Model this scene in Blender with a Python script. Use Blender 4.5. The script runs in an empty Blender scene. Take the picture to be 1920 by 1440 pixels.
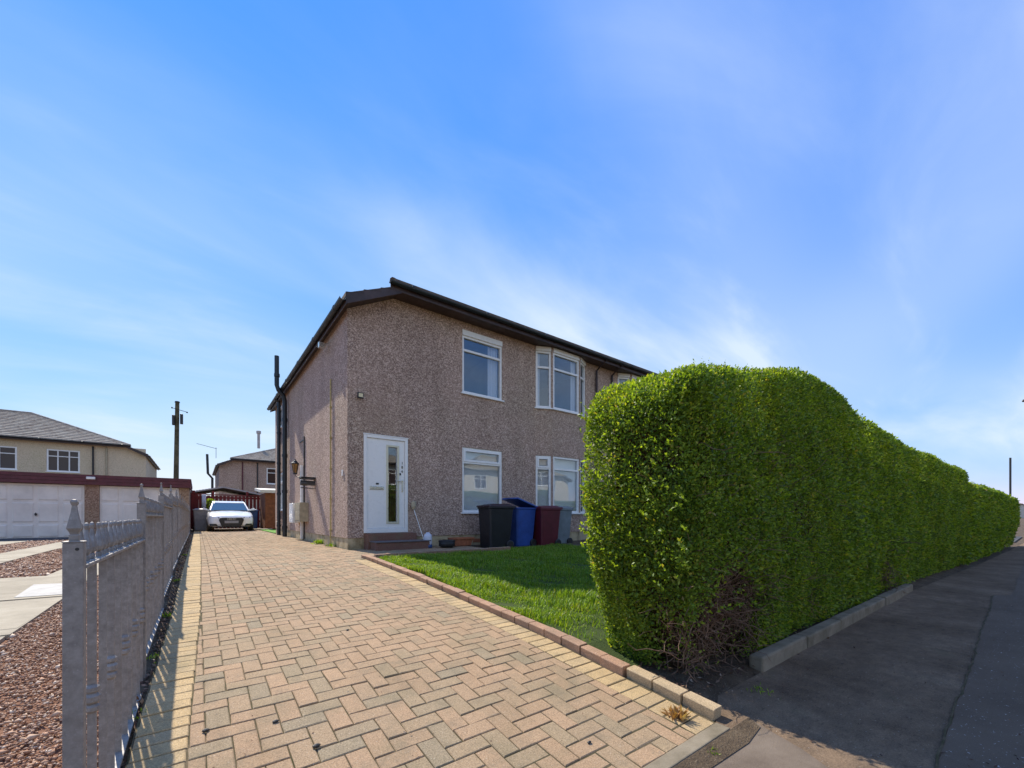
import bpy, bmesh, math, random
import numpy as np
from mathutils import Vector, Matrix

random.seed(7)
rng = np.random.default_rng(11)
R = math.radians
scene = bpy.context.scene
COL = scene.collection

# ------------------------------------------------------------------ camera
CAMZ = 1.12
cam_d = bpy.data.cameras.new('camera')
cam = bpy.data.objects.new('camera', cam_d)
COL.objects.link(cam)
cam.location = (0, 0, CAMZ)
TH = math.atan(590 / 772)
cam.rotation_euler = (R(90), 0, -TH)
cam_d.sensor_fit = 'HORIZONTAL'
cam_d.sensor_width = 36
cam_d.lens = 36 * 772 / 1920
cam_d.shift_y = 248 / 1920
cam_d.clip_start = 0.03
cam_d.clip_end = 3000
scene.camera = cam

# ------------------------------------------------------------------ light
SUN_AZ = R(-9.0)          # measured from +Y, negative = towards -X
SUN_EL = R(46)
world = bpy.data.worlds.new('World')
scene.world = world
world.use_nodes = True
wt = world.node_tree
wt.nodes.clear()


def wn(t, **kw):
    n = wt.nodes.new(t)
    for k, v in kw.items():
        setattr(n, k, v)
    return n


sky = wn('ShaderNodeTexSky', sky_type='NISHITA', sun_disc=False)
sky.sun_elevation = SUN_EL
sky.sun_rotation = SUN_AZ
sky.air_density = 1.0
sky.dust_density = 0.0
sky.ozone_density = 3.0
sky.altitude = 0
# camera-like response of the clear sky, channel by channel
ssep = wn('ShaderNodeSeparateColor'); scmb = wn('ShaderNodeCombineColor')
wt.links.new(sky.outputs[0], ssep.inputs[0])
for ch, (gain, power) in enumerate(((0.19, 1.35), (0.60, 0.70), (2.45, 0.15))):
    pw_ = wn('ShaderNodeMath', operation='POWER'); wt.links.new(ssep.outputs[ch], pw_.inputs[0]); pw_.inputs[1].default_value = power
    gn_ = wn('ShaderNodeMath', operation='MULTIPLY'); wt.links.new(pw_.outputs[0], gn_.inputs[0]); gn_.inputs[1].default_value = gain
    wt.links.new(gn_.outputs[0], scmb.inputs[ch])
tc = wn('ShaderNodeTexCoord')
sep = wn('ShaderNodeSeparateXYZ')
wt.links.new(tc.outputs['Generated'], sep.inputs[0])
zz = wn('ShaderNodeMath', operation='MAXIMUM')
wt.links.new(sep.outputs[2], zz.inputs[0]); zz.inputs[1].default_value = 0.0
za = wn('ShaderNodeMath', operation='ADD')
wt.links.new(zz.outputs[0], za.inputs[0]); za.inputs[1].default_value = 0.22
dv = wn('ShaderNodeVectorMath', operation='DIVIDE')
cmb = wn('ShaderNodeCombineXYZ')
for i in range(3):
    wt.links.new(za.outputs[0], cmb.inputs[i])
wt.links.new(tc.outputs['Generated'], dv.inputs[0])
wt.links.new(cmb.outputs[0], dv.inputs[1])


def cloud_layer(scale, stretch, rot, offs, detail, lo, hi, dist):
    mp = wn('ShaderNodeMapping')
    mp.inputs['Scale'].default_value = (stretch, 1, 0.0)
    mp.inputs['Rotation'].default_value = (0, 0, rot)
    mp.inputs['Location'].default_value = offs
    wt.links.new(dv.outputs[0], mp.inputs[0])
    n = wn('ShaderNodeTexNoise')
    n.inputs['Scale'].default_value = scale
    n.inputs['Detail'].default_value = detail
    n.inputs['Roughness'].default_value = 0.55
    n.inputs['Distortion'].default_value = dist
    wt.links.new(mp.outputs[0], n.inputs['Vector'])
    mr = wn('ShaderNodeMapRange', interpolation_type='SMOOTHSTEP')
    mr.inputs[1].default_value = lo
    mr.inputs[2].default_value = hi
    wt.links.new(n.outputs['Fac'], mr.inputs[0])
    return mr.outputs[0]


big = cloud_layer(0.55, 0.7, R(20), (16.63, 11.47, 0), 2, 0.30, 0.64, 0.3)
wisp = cloud_layer(1.5, 0.38, R(-28), (0.4, 5.2, 0), 9, 0.40, 0.85, 0.7)
fine = cloud_layer(3.0, 0.42, R(-18), (7.4, 1.2, 0), 9, 0.45, 0.9, 0.5)
mm = wn('ShaderNodeMath', operation='MULTIPLY_ADD')      # wisp*0.8 + fine*0.5
wt.links.new(wisp, mm.inputs[0]); mm.inputs[1].default_value = 0.62
f2 = wn('ShaderNodeMath', operation='MULTIPLY')
wt.links.new(fine, f2.inputs[0]); f2.inputs[1].default_value = 0.35
wt.links.new(f2.outputs[0], mm.inputs[2])
m2 = wn('ShaderNodeMath', operation='MULTIPLY')
wt.links.new(mm.outputs[0], m2.inputs[0])
ba = wn('ShaderNodeMath', operation='MULTIPLY_ADD')
wt.links.new(big, ba.inputs[0]); ba.inputs[1].default_value = 1.35; ba.inputs[2].default_value = 0.13
wt.links.new(ba.outputs[0], m2.inputs[1])
b2 = wn('ShaderNodeMath', operation='MULTIPLY_ADD')
wt.links.new(big, b2.inputs[0]); b2.inputs[1].default_value = 0.45
wt.links.new(m2.outputs[0], b2.inputs[2])
cl = wn('ShaderNodeClamp')
wt.links.new(b2.outputs[0], cl.inputs[0])
cl.inputs[2].default_value = 0.85
mix = wn('ShaderNodeMix', data_type='RGBA')
wt.links.new(cl.outputs[0], mix.inputs[0])
wt.links.new(scmb.outputs[0], mix.inputs[6])
mix.inputs[7].default_value = (2.5, 2.85, 3.2, 1)
bg = wn('ShaderNodeBackground')
bg.inputs['Strength'].default_value = 0.15
wt.links.new(mix.outputs[2], bg.inputs['Color'])
wo = wn('ShaderNodeOutputWorld')
wt.links.new(bg.outputs[0], wo.inputs[0])

sun_d = bpy.data.lights.new('sun', 'SUN')
sun_d.energy = 3.2
sun_d.angle = R(0.53)
sun_d.color = (1.0, 0.92, 0.79)
sun = bpy.data.objects.new('sun', sun_d)
COL.objects.link(sun)
sd = Vector((math.sin(SUN_AZ) * math.cos(SUN_EL), math.cos(SUN_AZ) * math.cos(SUN_EL), math.sin(SUN_EL)))
sun.rotation_euler = sd.to_track_quat('Z', 'Y').to_euler()
sun.location = sd * 60

vs = scene.view_settings
vs.view_transform = 'Standard'
vs.look = 'None'
vs.exposure = 1.15
vs.gamma = 1

# ------------------------------------------------------------------ helpers
def tag(o, label=None, cat=None, group=None, kind=None):
    if label: o['label'] = label
    if cat: o['category'] = cat
    if group: o['group'] = group
    if kind: o['kind'] = kind
    return o


def empty(name, loc=(0, 0, 0), rz=0, parent=None):
    o = bpy.data.objects.new(name, None)
    o.empty_display_size = 0.2
    COL.objects.link(o)
    o.location = loc
    o.rotation_euler = (0, 0, rz)
    if parent: o.parent = parent
    return o


def link_mesh(name, me, parent=None, loc=None):
    o = bpy.data.objects.new(name, me)
    COL.objects.link(o)
    if parent: o.parent = parent
    if loc is not None: o.location = loc
    return o


class MB:
    """collects simple solids; build() links them as one mesh"""
    def __init__(self, xf=None):
        self.v = []; self.f = []; self.xf = xf

    def add(self, vs_, fs_):
        b = len(self.v)
        for p in vs_:
            self.v.append(self.xf(*p) if self.xf else tuple(p))
        for f in fs_:
            self.f.append(tuple(b + i for i in f))
        return self

    def box(self, x0, x1, y0, y1, z0, z1):
        return self.add([(x0, y0, z0), (x1, y0, z0), (x1, y1, z0), (x0, y1, z0), (x0, y0, z1), (x1, y0, z1), (x1, y1, z1), (x0, y1, z1)],
                        [(0, 3, 2, 1), (4, 5, 6, 7), (0, 1, 5, 4), (1, 2, 6, 5), (2, 3, 7, 6), (3, 0, 4, 7)])

    def poly(self, pts):
        return self.add(pts, [tuple(range(len(pts)))])

    def hexa(self, a, b):
        """8 points: bottom ring a (4), top ring b (4)"""
        return self.add(list(a) + list(b), [(0, 3, 2, 1), (4, 5, 6, 7), (0, 1, 5, 4), (1, 2, 6, 5), (2, 3, 7, 6), (3, 0, 4, 7)])

    def prism_y(self, pts, y0, y1):
        """polygon in x,z extruded in y"""
        n = len(pts)
        v = [(x, y0, z) for x, z in pts] + [(x, y1, z) for x, z in pts]
        f = [tuple(range(n)), tuple(range(2 * n - 1, n - 1, -1))]
        f += [((i + 1) % n, i, n + i, n + (i + 1) % n) for i in range(n)]
        return self.add(v, f)

    def tube(self, pts, r, n=8, caps=True):
        pts = [Vector(p) for p in pts]
        rs = r if isinstance(r, (list, tuple)) else [r] * len(pts)
        rings = []
        for i, p in enumerate(pts):
            t = (pts[min(i + 1, len(pts) - 1)] - pts[max(i - 1, 0)]).normalized()
            a = Vector((0, 0, 1)) if abs(t.z) < 0.9 else Vector((1, 0, 0))
            u = t.cross(a).normalized(); w = t.cross(u)
            rings.append([tuple(p + (u * math.cos(2 * math.pi * k / n) + w * math.sin(2 * math.pi * k / n)) * rs[i]) for k in range(n)])
        v = [q for r_ in rings for q in r_]
        f = []
        for i in range(len(rings) - 1):
            for k in range(n):
                f.append((i * n + k, i * n + (k + 1) % n, (i + 1) * n + (k + 1) % n, (i + 1) * n + k))
        if caps:
            f.append(tuple(range(n - 1, -1, -1)))
            f.append(tuple((len(rings) - 1) * n + k for k in range(n)))
        return self.add(v, f)

    def lathe(self, prof, c=(0, 0, 0), n=12, sq=False):
        """profile [(r,z)] round the z axis; sq = four-sided"""
        if sq: n = 4
        v = []; f = []
        for r_, z in prof:
            for k in range(n):
                a = 2 * math.pi * (k + (0.5 if sq else 0)) / n
                rr = r_ * (1.41421 if sq else 1)
                v.append((c[0] + rr * math.cos(a), c[1] + rr * math.sin(a), c[2] + z))
        for i in range(len(prof) - 1):
            for k in range(n):
                f.append((i * n + k, i * n + (k + 1) % n, (i + 1) * n + (k + 1) % n, (i + 1) * n + k))
        f.append(tuple(range(n - 1, -1, -1)))
        f.append(tuple((len(prof) - 1) * n + k for k in range(n)))
        return self.add(v, f)

    def mesh(self, name, mat, smooth=False):
        me = bpy.data.meshes.new(name)
        me.from_pydata(self.v, [], self.f)
        me.materials.append(mat)
        if smooth:
            me.polygons.foreach_set('use_smooth', [True] * len(me.polygons))
        me.validate()
        me.update()
        return me

    def build(self, name, mat, parent=None, smooth=False, bevel=0, subsurf=0):
        o = link_mesh(name, self.mesh(name, mat, smooth), parent)
        if bevel:
            m = o.modifiers.new('bevel', 'BEVEL')
            m.width = bevel; m.segments = 2; m.limit_method = 'ANGLE'; m.angle_limit = R(40)
        if subsurf:
            m = o.modifiers.new('sub', 'SUBSURF'); m.levels = subsurf; m.render_levels = subsurf
        return o


def bigmesh(name, verts, faces_flat, nper, mat, parent=None, smooth=False):
    """fast mesh from numpy: all faces have nper corners"""
    me = bpy.data.meshes.new(name)
    nv = len(verts); nf = len(faces_flat) // nper
    me.vertices.add(nv)
    me.vertices.foreach_set('co', np.asarray(verts, dtype=np.float32).ravel())
    me.loops.add(nf * nper)
    me.loops.foreach_set('vertex_index', np.asarray(faces_flat, dtype=np.int32))
    me.polygons.add(nf)
    me.polygons.foreach_set('loop_start', np.arange(0, nf * nper, nper, dtype=np.int32))
    me.materials.append(mat)
    me.update(calc_edges=True)
    if smooth:
        me.polygons.foreach_set('use_smooth', np.ones(nf, dtype=bool))
    return link_mesh(name, me, parent)


# ------------------------------------------------------------------ materials
class NT:
    def __init__(self, name):
        self.m = bpy.data.materials.new(name)
        self.m.use_nodes = True
        self.t = self.m.node_tree
        self.b = self.t.nodes['Principled BSDF']
        self.pos = None

    def n(self, t, **kw):
        x = self.t.nodes.new(t)
        for k, v in kw.items(): setattr(x, k, v)
        return x

    def L(self, a, b): self.t.links.new(a, b)

    def coord(self, stretch=None):
        if self.pos is None:
            self.pos = self.n('ShaderNodeNewGeometry')
        if stretch is None: return self.pos.outputs['Position']
        mp = self.n('ShaderNodeMapping'); mp.inputs['Scale'].default_value = stretch
        self.L(self.pos.outputs['Position'], mp.inputs[0])
        return mp.outputs[0]

    def noise(self, scale, detail=4, rough=0.55, stretch=None, dist=0):
        x = self.n('ShaderNodeTexNoise')
        x.inputs['Scale'].default_value = scale; x.inputs['Detail'].default_value = detail
        x.inputs['Roughness'].default_value = rough; x.inputs['Distortion'].default_value = dist
        self.L(self.coord(stretch), x.inputs['Vector'])
        return x.outputs['Fac']

    def voro(self, scale, feature='F1', out='Color', stretch=None):
        x = self.n('ShaderNodeTexVoronoi', feature=feature)
        x.inputs['Scale'].default_value = scale
        self.L(self.coord(stretch), x.inputs['Vector'])
        return x.outputs[out]

    def ramp(self, fac, stops, const=False):
        r = self.n('ShaderNodeValToRGB')
        if const: r.color_ramp.interpolation = 'CONSTANT'
        el = r.color_ramp.elements
        while len(el) < len(stops): el.new(0.5)
        for e, (p, c) in zip(el, stops):
            e.position = p
            e.color = (*c, 1) if len(c) == 3 else c
        self.L(fac, r.inputs[0])
        return r.outputs[0]

    def fr(self, fac, lo, hi, a=0.0, b=1.0):
        r = self.n('ShaderNodeMapRange')
        for i, v in enumerate((lo, hi, a, b)): r.inputs[i + 1].default_value = v
        self.L(fac, r.inputs[0])
        return r.outputs[0]

    def mix(self, fac, a, b, mode='MIX'):
        x = self.n('ShaderNodeMix', data_type='RGBA', blend_type=mode)
        if isinstance(fac, (int, float)): x.inputs[0].default_value = fac
        else: self.L(fac, x.inputs[0])
        for i, c in ((6, a), (7, b)):
            if isinstance(c, (tuple, list)): x.inputs[i].default_value = (*c, 1)
            else: self.L(c, x.inputs[i])
        return x.outputs[2]

    def island(self):
        return self.n('ShaderNodeNewGeometry').outputs['Random Per Island']

    def objrand(self):
        return self.n('ShaderNodeObjectInfo').outputs['Random']

    def col(self, c):
        if isinstance(c, (tuple, list)): self.b.inputs['Base Color'].default_value = (*c, 1)
        else: self.L(c, self.b.inputs['Base Color'])
        return self

    def rough(self, r, spec=0.5, metal=0):
        if isinstance(r, (int, float)): self.b.inputs['Roughness'].default_value = r
        else: self.L(r, self.b.inputs['Roughness'])
        self.b.inputs['Specular IOR Level'].default_value = spec
        self.b.inputs['Metallic'].default_value = metal
        return self

    def bump(self, h, strength=0.5, dist=0.01):
        x = self.n('ShaderNodeBump')
        x.inputs['Strength'].default_value = strength
        x.inputs['Distance'].default_value = dist
        self.L(h, x.inputs['Height'])
        self.L(x.outputs[0], self.b.inputs['Normal'])
        return self


def plain(name, c, rough=0.5, spec=0.5, metal=0, var=0.12, vscale=6, bump=0, bscale=120, bdist=0.002):
    """painted/plastic surface with slight dirt and tone variation"""
    t = NT(name)
    n = t.noise(vscale, 6, 0.6)
    dark = tuple(x * (1 - var * 1.6) for x in c); lite = tuple(min(1, x * (1 + var)) for x in c)
    t.col(t.ramp(n, [(0.3, dark), (0.7, lite)])).rough(t.fr(t.noise(vscale * 3, 3), 0.2, 0.8, max(0.05, rough - 0.12), min(1, rough + 0.12)), spec, metal)
    if bump: t.bump(t.noise(bscale, 3), bump, bdist)
    return t.m


def roughcast(name, a, b, c, streak=0.26, scale=52):
    """wet-dash pebble render: mixed chips, streaks and stains"""
    t = NT(name)
    v = t.voro(scale)
    sepc = t.n('ShaderNodeSeparateColor'); t.L(v, sepc.inputs[0])
    chips = t.ramp(sepc.outputs[0], [(0.0, tuple(x * 0.55 for x in a)), (0.3, a), (0.6, b), (0.85, c), (1.0, tuple(x * 1.15 for x in c))])
    fine = t.noise(scale * 0.75, 5, 0.8)
    base = t.mix(0.34, chips, t.ramp(fine, [(0.36, tuple(x * 0.4 for x in a)), (0.64, tuple(min(1, x * 1.25) for x in c))]))
    st = t.noise(1.1, 6, 0.62, (1.6, 1.6, 0.35))
    base = t.mix(t.fr(st, 0.45, 0.72, 0, streak), base, tuple(x * 0.45 for x in a))
    gr_ = t.noise(0.45, 5, 0.6, (1, 1, 0.8))
    base = t.mix(t.fr(gr_, 0.48, 0.7, 0, 0.45), base, t.mix(1.0, base, (0.86, 0.95, 0.80), 'MULTIPLY'))
    st2 = t.noise(0.6, 4, 0.5)
    base = t.mix(t.fr(st2, 0.45, 0.8, 0, 0.35), base, tuple(x * 1.12 for x in b))
    t.col(base).rough(0.92, 0.25)
    add = t.n('ShaderNodeMath', operation='ADD')
    d = t.voro(scale, 'F1', 'Distance'); t.L(d, add.inputs[0]); t.L(fine, add.inputs[1])
    big_ = t.noise(1.3, 3, 0.5, (1, 1, 0.45))
    ad2 = t.n('ShaderNodeMath', operation='MULTIPLY_ADD'); t.L(big_, ad2.inputs[0]); ad2.inputs[1].default_value = 5.0; t.L(add.outputs[0], ad2.inputs[2])
    t.bump(ad2.outputs[0], 0.75, 0.009)
    return t.m


M = {}
M['render_pink'] = roughcast('render_pink', (0.225, 0.140, 0.102), (0.42, 0.285, 0.218), (0.66, 0.50, 0.40))
M['render_cream'] = roughcast('render_cream', (0.60, 0.47, 0.30), (0.69, 0.56, 0.38), (0.76, 0.64, 0.46), 0.1, 60)
M['render_brown'] = roughcast('render_brown', (0.22, 0.12, 0.08), (0.34, 0.20, 0.13), (0.48, 0.34, 0.25), 0.1, 45)
M['render_pale'] = roughcast('render_pale', (0.60, 0.52, 0.40), (0.68, 0.60, 0.47), (0.74, 0.67, 0.55), 0.1, 50)


def stained_plinth():
    t = NT('plinth_paint')
    n = t.noise(5, 7, 0.65)
    c = t.ramp(n, [(0.3, (0.26, 0.19, 0.10)), (0.5, (0.46, 0.37, 0.22)), (0.75, (0.56, 0.48, 0.32))])
    s = t.noise(3.2, 5, 0.6, (1.5, 1.5, 0.5))
    c = t.mix(t.fr(s, 0.55, 0.72, 0, 0.7), c, (0.05, 0.045, 0.025))
    t.col(c).rough(0.85, 0.25).bump(t.noise(60, 4), 0.4, 0.006)
    return t.m


M['plinth'] = stained_plinth()
M['upvc'] = plain('white_upvc', (0.80, 0.79, 0.75), 0.3, 0.5, 0, 0.015, 3)
M['upvc_old'] = plain('cream_old_paint', (0.68, 0.61, 0.47), 0.5, 0.4, 0, 0.14, 9)
M['brown_pvc'] = plain('dark_brown_board', (0.055, 0.034, 0.030), 0.45, 0.4, 0, 0.3, 4)
M['black_pvc'] = plain('black_pipe_plastic', (0.012, 0.017, 0.020), 0.4, 0.45, 0, 0.3, 5)
M['maroon'] = plain('maroon_fascia', (0.115, 0.028, 0.035), 0.55, 0.4, 0, 0.2, 5)
M['garage_white'] = plain('garage_door_paint', (0.74, 0.68, 0.61), 0.5, 0.4, 0, 0.11, 1.7)
M['steel'] = plain('brushed_steel', (0.62, 0.61, 0.56), 0.3, 0.5, 0.9, 0.08, 10)
M['dark'] = plain('dark_metal', (0.02, 0.02, 0.02), 0.5, 0.5, 0, 0.2, 5)
M['interior'] = plain('room_wall', (0.42, 0.42, 0.44), 0.9, 0.2, 0, 0.05, 2)
M['tank_white'] = plain('white_plastic', (0.6, 0.61, 0.66), 0.35)
M['blue_plastic_small'] = plain('blue_cap', (0.03, 0.07, 0.2), 0.4)
M['terracotta'] = plain('terracotta', (0.38, 0.14, 0.07), 0.75, 0.3, 0, 0.2, 14)
M['brass'] = plain('old_brass', (0.35, 0.2, 0.07), 0.4, 0.5, 0.8, 0.2, 20)
M['meter_box'] = plain('meter_box', (0.42, 0.36, 0.24), 0.6, 0.3, 0, 0.15, 12)
M['yellow_pipe'] = plain('yellowed_pipe', (0.50, 0.40, 0.16), 0.5, 0.4, 0, 0.2, 20)
M['shed'] = plain('shed_stain', (0.22, 0.075, 0.03), 0.7, 0.3, 0, 0.25, 7)
M['white_wood'] = plain('off_white_timber', (0.62, 0.58, 0.5), 0.6)
M['pale_cover'] = plain('pale_cover', (0.44, 0.42, 0.38), 0.8, 0.3, 0, 0.12, 9)
M['grey_sheet'] = plain('grey_cement_sheet', (0.40, 0.37, 0.35), 0.8, 0.3, 0, 0.12, 3)


def red_fence_mat():
    t = NT('red_fence_stain')
    n = t.noise(7, 6, 0.6, (3, 3, 0.4))
    c = t.ramp(n, [(0.3, (0.11, 0.012, 0.012)), (0.7, (0.24, 0.035, 0.028))])
    t.col(t.mix(t.fr(t.objrand(), 0, 1, 0, 0.4), c, (0.10, 0.015, 0.015))).rough(0.7, 0.3)
    return t.m


M['red_fence'] = red_fence_mat()


def galv():
    t = NT('galvanised_steel')
    n = t.noise(38, 5, 0.65)
    n2 = t.noise(7, 5, 0.6, (1, 1, 0.5))
    c = t.ramp(n, [(0.30, (0.20, 0.18, 0.165)), (0.5, (0.255, 0.235, 0.217)), (0.7, (0.32, 0.298, 0.278))])
    c = t.mix(t.fr(n2, 0.5, 0.72, 0, 0.55), c, (0.2, 0.165, 0.135))
    n3 = t.noise(150, 3, 0.7)
    c = t.mix(t.fr(n3, 0.6, 0.75, 0, 0.3), c, (0.66, 0.66, 0.67))
    t.col(c).rough(t.fr(n, 0.3, 0.7, 0.68, 0.5), 0.5, 0.2).bump(n, 0.25, 0.002)
    return t.m


M['galv'] = galv()


def glass(name, tint=(0.55, 0.62, 0.68), ior=1.9):
    t = NT(name)
    t.t.nodes.remove(t.b)
    out = t.t.nodes['Material Output']
    tr = t.n('ShaderNodeBsdfTransparent'); tr.inputs[0].default_value = (*tint, 1)
    gl = t.n('ShaderNodeBsdfGlossy'); gl.inputs['Roughness'].default_value = 0.015
    gl.inputs[0].default_value = (0.95, 0.97, 1, 1)
    bmp = t.n('ShaderNodeBump'); bmp.inputs['Strength'].default_value = 0.06; bmp.inputs['Distance'].default_value = 0.02
    t.L(t.noise(1.6, 1), bmp.inputs['Height']); t.L(bmp.outputs[0], gl.inputs['Normal'])
    fr = t.n('ShaderNodeFresnel'); fr.inputs[0].default_value = ior
    mx = t.n('ShaderNodeMixShader')
    geo = t.n('ShaderNodeNewGeometry'); inv = t.n('ShaderNodeMath', operation='SUBTRACT'); inv.inputs[0].default_value = 1.0; t.L(geo.outputs['Backfacing'], inv.inputs[1])
    mul = t.n('ShaderNodeMath', operation='MULTIPLY'); t.L(fr.outputs[0], mul.inputs[0]); t.L(inv.outputs[0], mul.inputs[1])
    t.L(mul.outputs[0], mx.inputs[0]); t.L(tr.outputs[0], mx.inputs[1]); t.L(gl.outputs[0], mx.inputs[2])
    t.L(mx.outputs[0], out.inputs[0])
    return t.m


M['glass'] = glass('window_glass', (0.95, 0.97, 0.98), 2.6)
tg = NT('far_window_glass'); tg.col((0.05, 0.028, 0.024)).rough(0.04, 0.5); tg.b.inputs['IOR'].default_value = 1.45  # reddish-brown reflection is put into the base colour
tg.bump(tg.noise(1.3, 2), 0.05, 0.02)
M['glass_far'] = tg.m


def cloth(name, c):
    t = NT(name)
    t.t.nodes.remove(t.b)
    out = t.t.nodes['Material Output']
    d = t.n('ShaderNodeBsdfDiffuse'); d.inputs[0].default_value = (*c, 1)
    tr = t.n('ShaderNodeBsdfTranslucent'); tr.inputs[0].default_value = (*c, 1)
    mx = t.n('ShaderNodeMixShader'); mx.inputs[0].default_value = 0.35
    t.L(d.outputs[0], mx.inputs[1]); t.L(tr.outputs[0], mx.inputs[2]); t.L(mx.outputs[0], out.inputs[0])
    return t.m


M['curtain'] = cloth('curtain', (0.78, 0.78, 0.82))
M['blind'] = cloth('blind', (0.92, 0.92, 0.87))


def tile_mat(name, a, b, moss=(0.52, 0.49, 0.40)):
    t = NT(name)
    n = t.noise(2.2, 6, 0.65)
    v = t.voro(3.1, 'F1', 'Color')
    s = t.n('ShaderNodeSeparateColor'); t.L(v, s.inputs[0])
    c = t.mix(0.5, t.ramp(n, [(0.3, a), (0.7, b)]), t.ramp(s.outputs[0], [(0, a), (1, b)]))
    c = t.mix(t.fr(t.noise(6, 6, 0.75, (1, 1, 3)), 0.47, 0.6, 0, 0.8), c, moss)
    t.col(c).rough(0.9, 0.2).bump(t.noise(40, 3), 0.5, 0.01)
    return t.m


M['tiles_brown'] = tile_mat('brown_roof_tiles', (0.07, 0.05, 0.045), (0.14, 0.10, 0.08), (0.2, 0.17, 0.12))
M['tiles_grey'] = tile_mat('weathered_roof_tiles', (0.17, 0.13, 0.11), (0.36, 0.31, 0.26))


def paver_mat(name, rand, stops, dirt=(0.16, 0.14, 0.08)):
    t = NT(name)
    r = t.island() if rand == 'island' else t.objrand()
    base = t.ramp(r, stops)
    g = t.noise(150, 4, 0.85)
    base = t.mix(t.fr(g, 0.38, 0.62, 0, 1.0), t.mix(1.0, base, (0.68, 0.67, 0.65), 'MULTIPLY'), t.mix(1.0, base, (1.42, 1.40, 1.36), 'MULTIPLY'))
    sp = t.noise(210, 2, 0.6)
    base = t.mix(t.fr(sp, 0.66, 0.72, 0, 0.8), base, (0.62, 0.58, 0.5))
    base = t.mix(t.fr(sp, 0.36, 0.3, 0, 0.6), base, (0.12, 0.09, 0.07))
    d = t.noise(3.0, 6, 0.65)
    base = t.mix(t.fr(d, 0.5, 0.74, 0, 0.5), base, dirt)
    d2 = t.noise(9, 6, 0.7)
    base = t.mix(t.fr(d2, 0.5, 0.7, 0, 0.42), base, (0.17, 0.14, 0.095))
    d3 = t.noise(1.1, 4, 0.6, (2.2, 0.5, 1))
    base = t.mix(t.fr(d3, 0.5, 0.72, 0, 0.4), base, t.mix(1.0, base, (0.62, 0.6, 0.56), 'MULTIPLY'))
    t.col(base).rough(0.9, 0.25).bump(g, 0.45, 0.004)
    return t.m


FIELD = [(0.0, (0.31, 0.212, 0.128)), (0.25, (0.345, 0.232, 0.142)), (0.5, (0.325, 0.224, 0.138)), (0.7, (0.305, 0.22, 0.136)), (0.86, (0.285, 0.214, 0.132)), (0.94, (0.255, 0.204, 0.134)), (1.0, (0.315, 0.216, 0.13))]
BUFF = [(0.0, (0.405, 0.29, 0.15)), (0.5, (0.44, 0.32, 0.17)), (1.0, (0.39, 0.29, 0.165))]
M['paver'] = paver_mat('paver_pink_buff', 'object', FIELD)
M['paver_i'] = paver_mat('paver_pink_buff_field', 'island', FIELD)
M['paver_buff'] = paver_mat('paver_yellow_buff', 'object', BUFF)
M['kerb_brick'] = paver_mat('kerb_brick', 'object', [(0, (0.33, 0.195, 0.125)), (0.5, (0.37, 0.225, 0.145)), (1, (0.34, 0.215, 0.145))], (0.14, 0.10, 0.07))
M['kerb_buff'] = paver_mat('kerb_buff_brick', 'object', [(0, (0.44, 0.33, 0.2)), (1, (0.42, 0.32, 0.2))])
M['step_brick'] = paver_mat('step_red', 'object', [(0, (0.15, 0.075, 0.055)), (1, (0.19, 0.095, 0.07))])


def ground_mat(name, stops, scale=3.0, gscale=120, gs=0.4, bump=0.5, bdist=0.01, specks=None, rough=0.95):
    t = NT(name)
    c = t.ramp(t.noise(scale, 8, 0.65), stops)
    g = t.noise(gscale, 4, 0.7)
    c = t.mix(t.fr(g, 0.3, 0.7, 0, gs), c, t.mix(1.0, c, (1.7, 1.7, 1.7), 'MULTIPLY'))
    if specks:
        v = t.noise(gscale * 1.7, 2, 0.5)
        c = t.mix(t.fr(v, 0.64, 0.7, 0, 0.8), c, specks)
    t.col(c).rough(rough, 0.25).bump(g, bump, bdist)
    return t.m


M['soil'] = ground_mat('soil', [(0.3, (0.050, 0.034, 0.022)), (0.55, (0.10, 0.072, 0.046)), (0.8, (0.17, 0.13, 0.085))], 4, 70, 0.5, 0.9, 0.03, (0.3, 0.25, 0.18))
M['lawn_soil'] = ground_mat('lawn_soil', [(0.3, (0.035, 0.055, 0.012)), (0.7, (0.06, 0.085, 0.02))], 3, 60, 0.4, 0.8, 0.02)
M['joint'] = ground_mat('joint_sand', [(0.3, (0.045, 0.045, 0.016)), (0.5, (0.075, 0.06, 0.032)), (0.7, (0.13, 0.10, 0.06))], 9, 160, 0.5)
M['concrete'] = ground_mat('concrete', [(0.3, (0.26, 0.225, 0.165)), (0.55, (0.36, 0.315, 0.235)), (0.8, (0.43, 0.385, 0.30))], 2.2, 140, 0.25, 0.35, 0.006, (0.25, 0.22, 0.18))
M['conc_kerb'] = ground_mat('concrete_kerb', [(0.3, (0.12, 0.10, 0.065)), (0.6, (0.215, 0.18, 0.128)), (0.8, (0.27, 0.235, 0.175))], 5, 170, 0.3, 0.4, 0.006)
M['road'] = ground_mat('asphalt_road', [(0.3, (0.04, 0.04, 0.043)), (0.7, (0.065, 0.065, 0.068))], 1.5, 90, 0.5, 0.5, 0.01, (0.2, 0.2, 0.2))
M['gravel_bed'] = ground_mat('gravel_bed', [(0.3, (0.16, 0.075, 0.045)), (0.7, (0.30, 0.16, 0.10))], 20, 60, 0.5, 0.9, 0.03)


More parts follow.
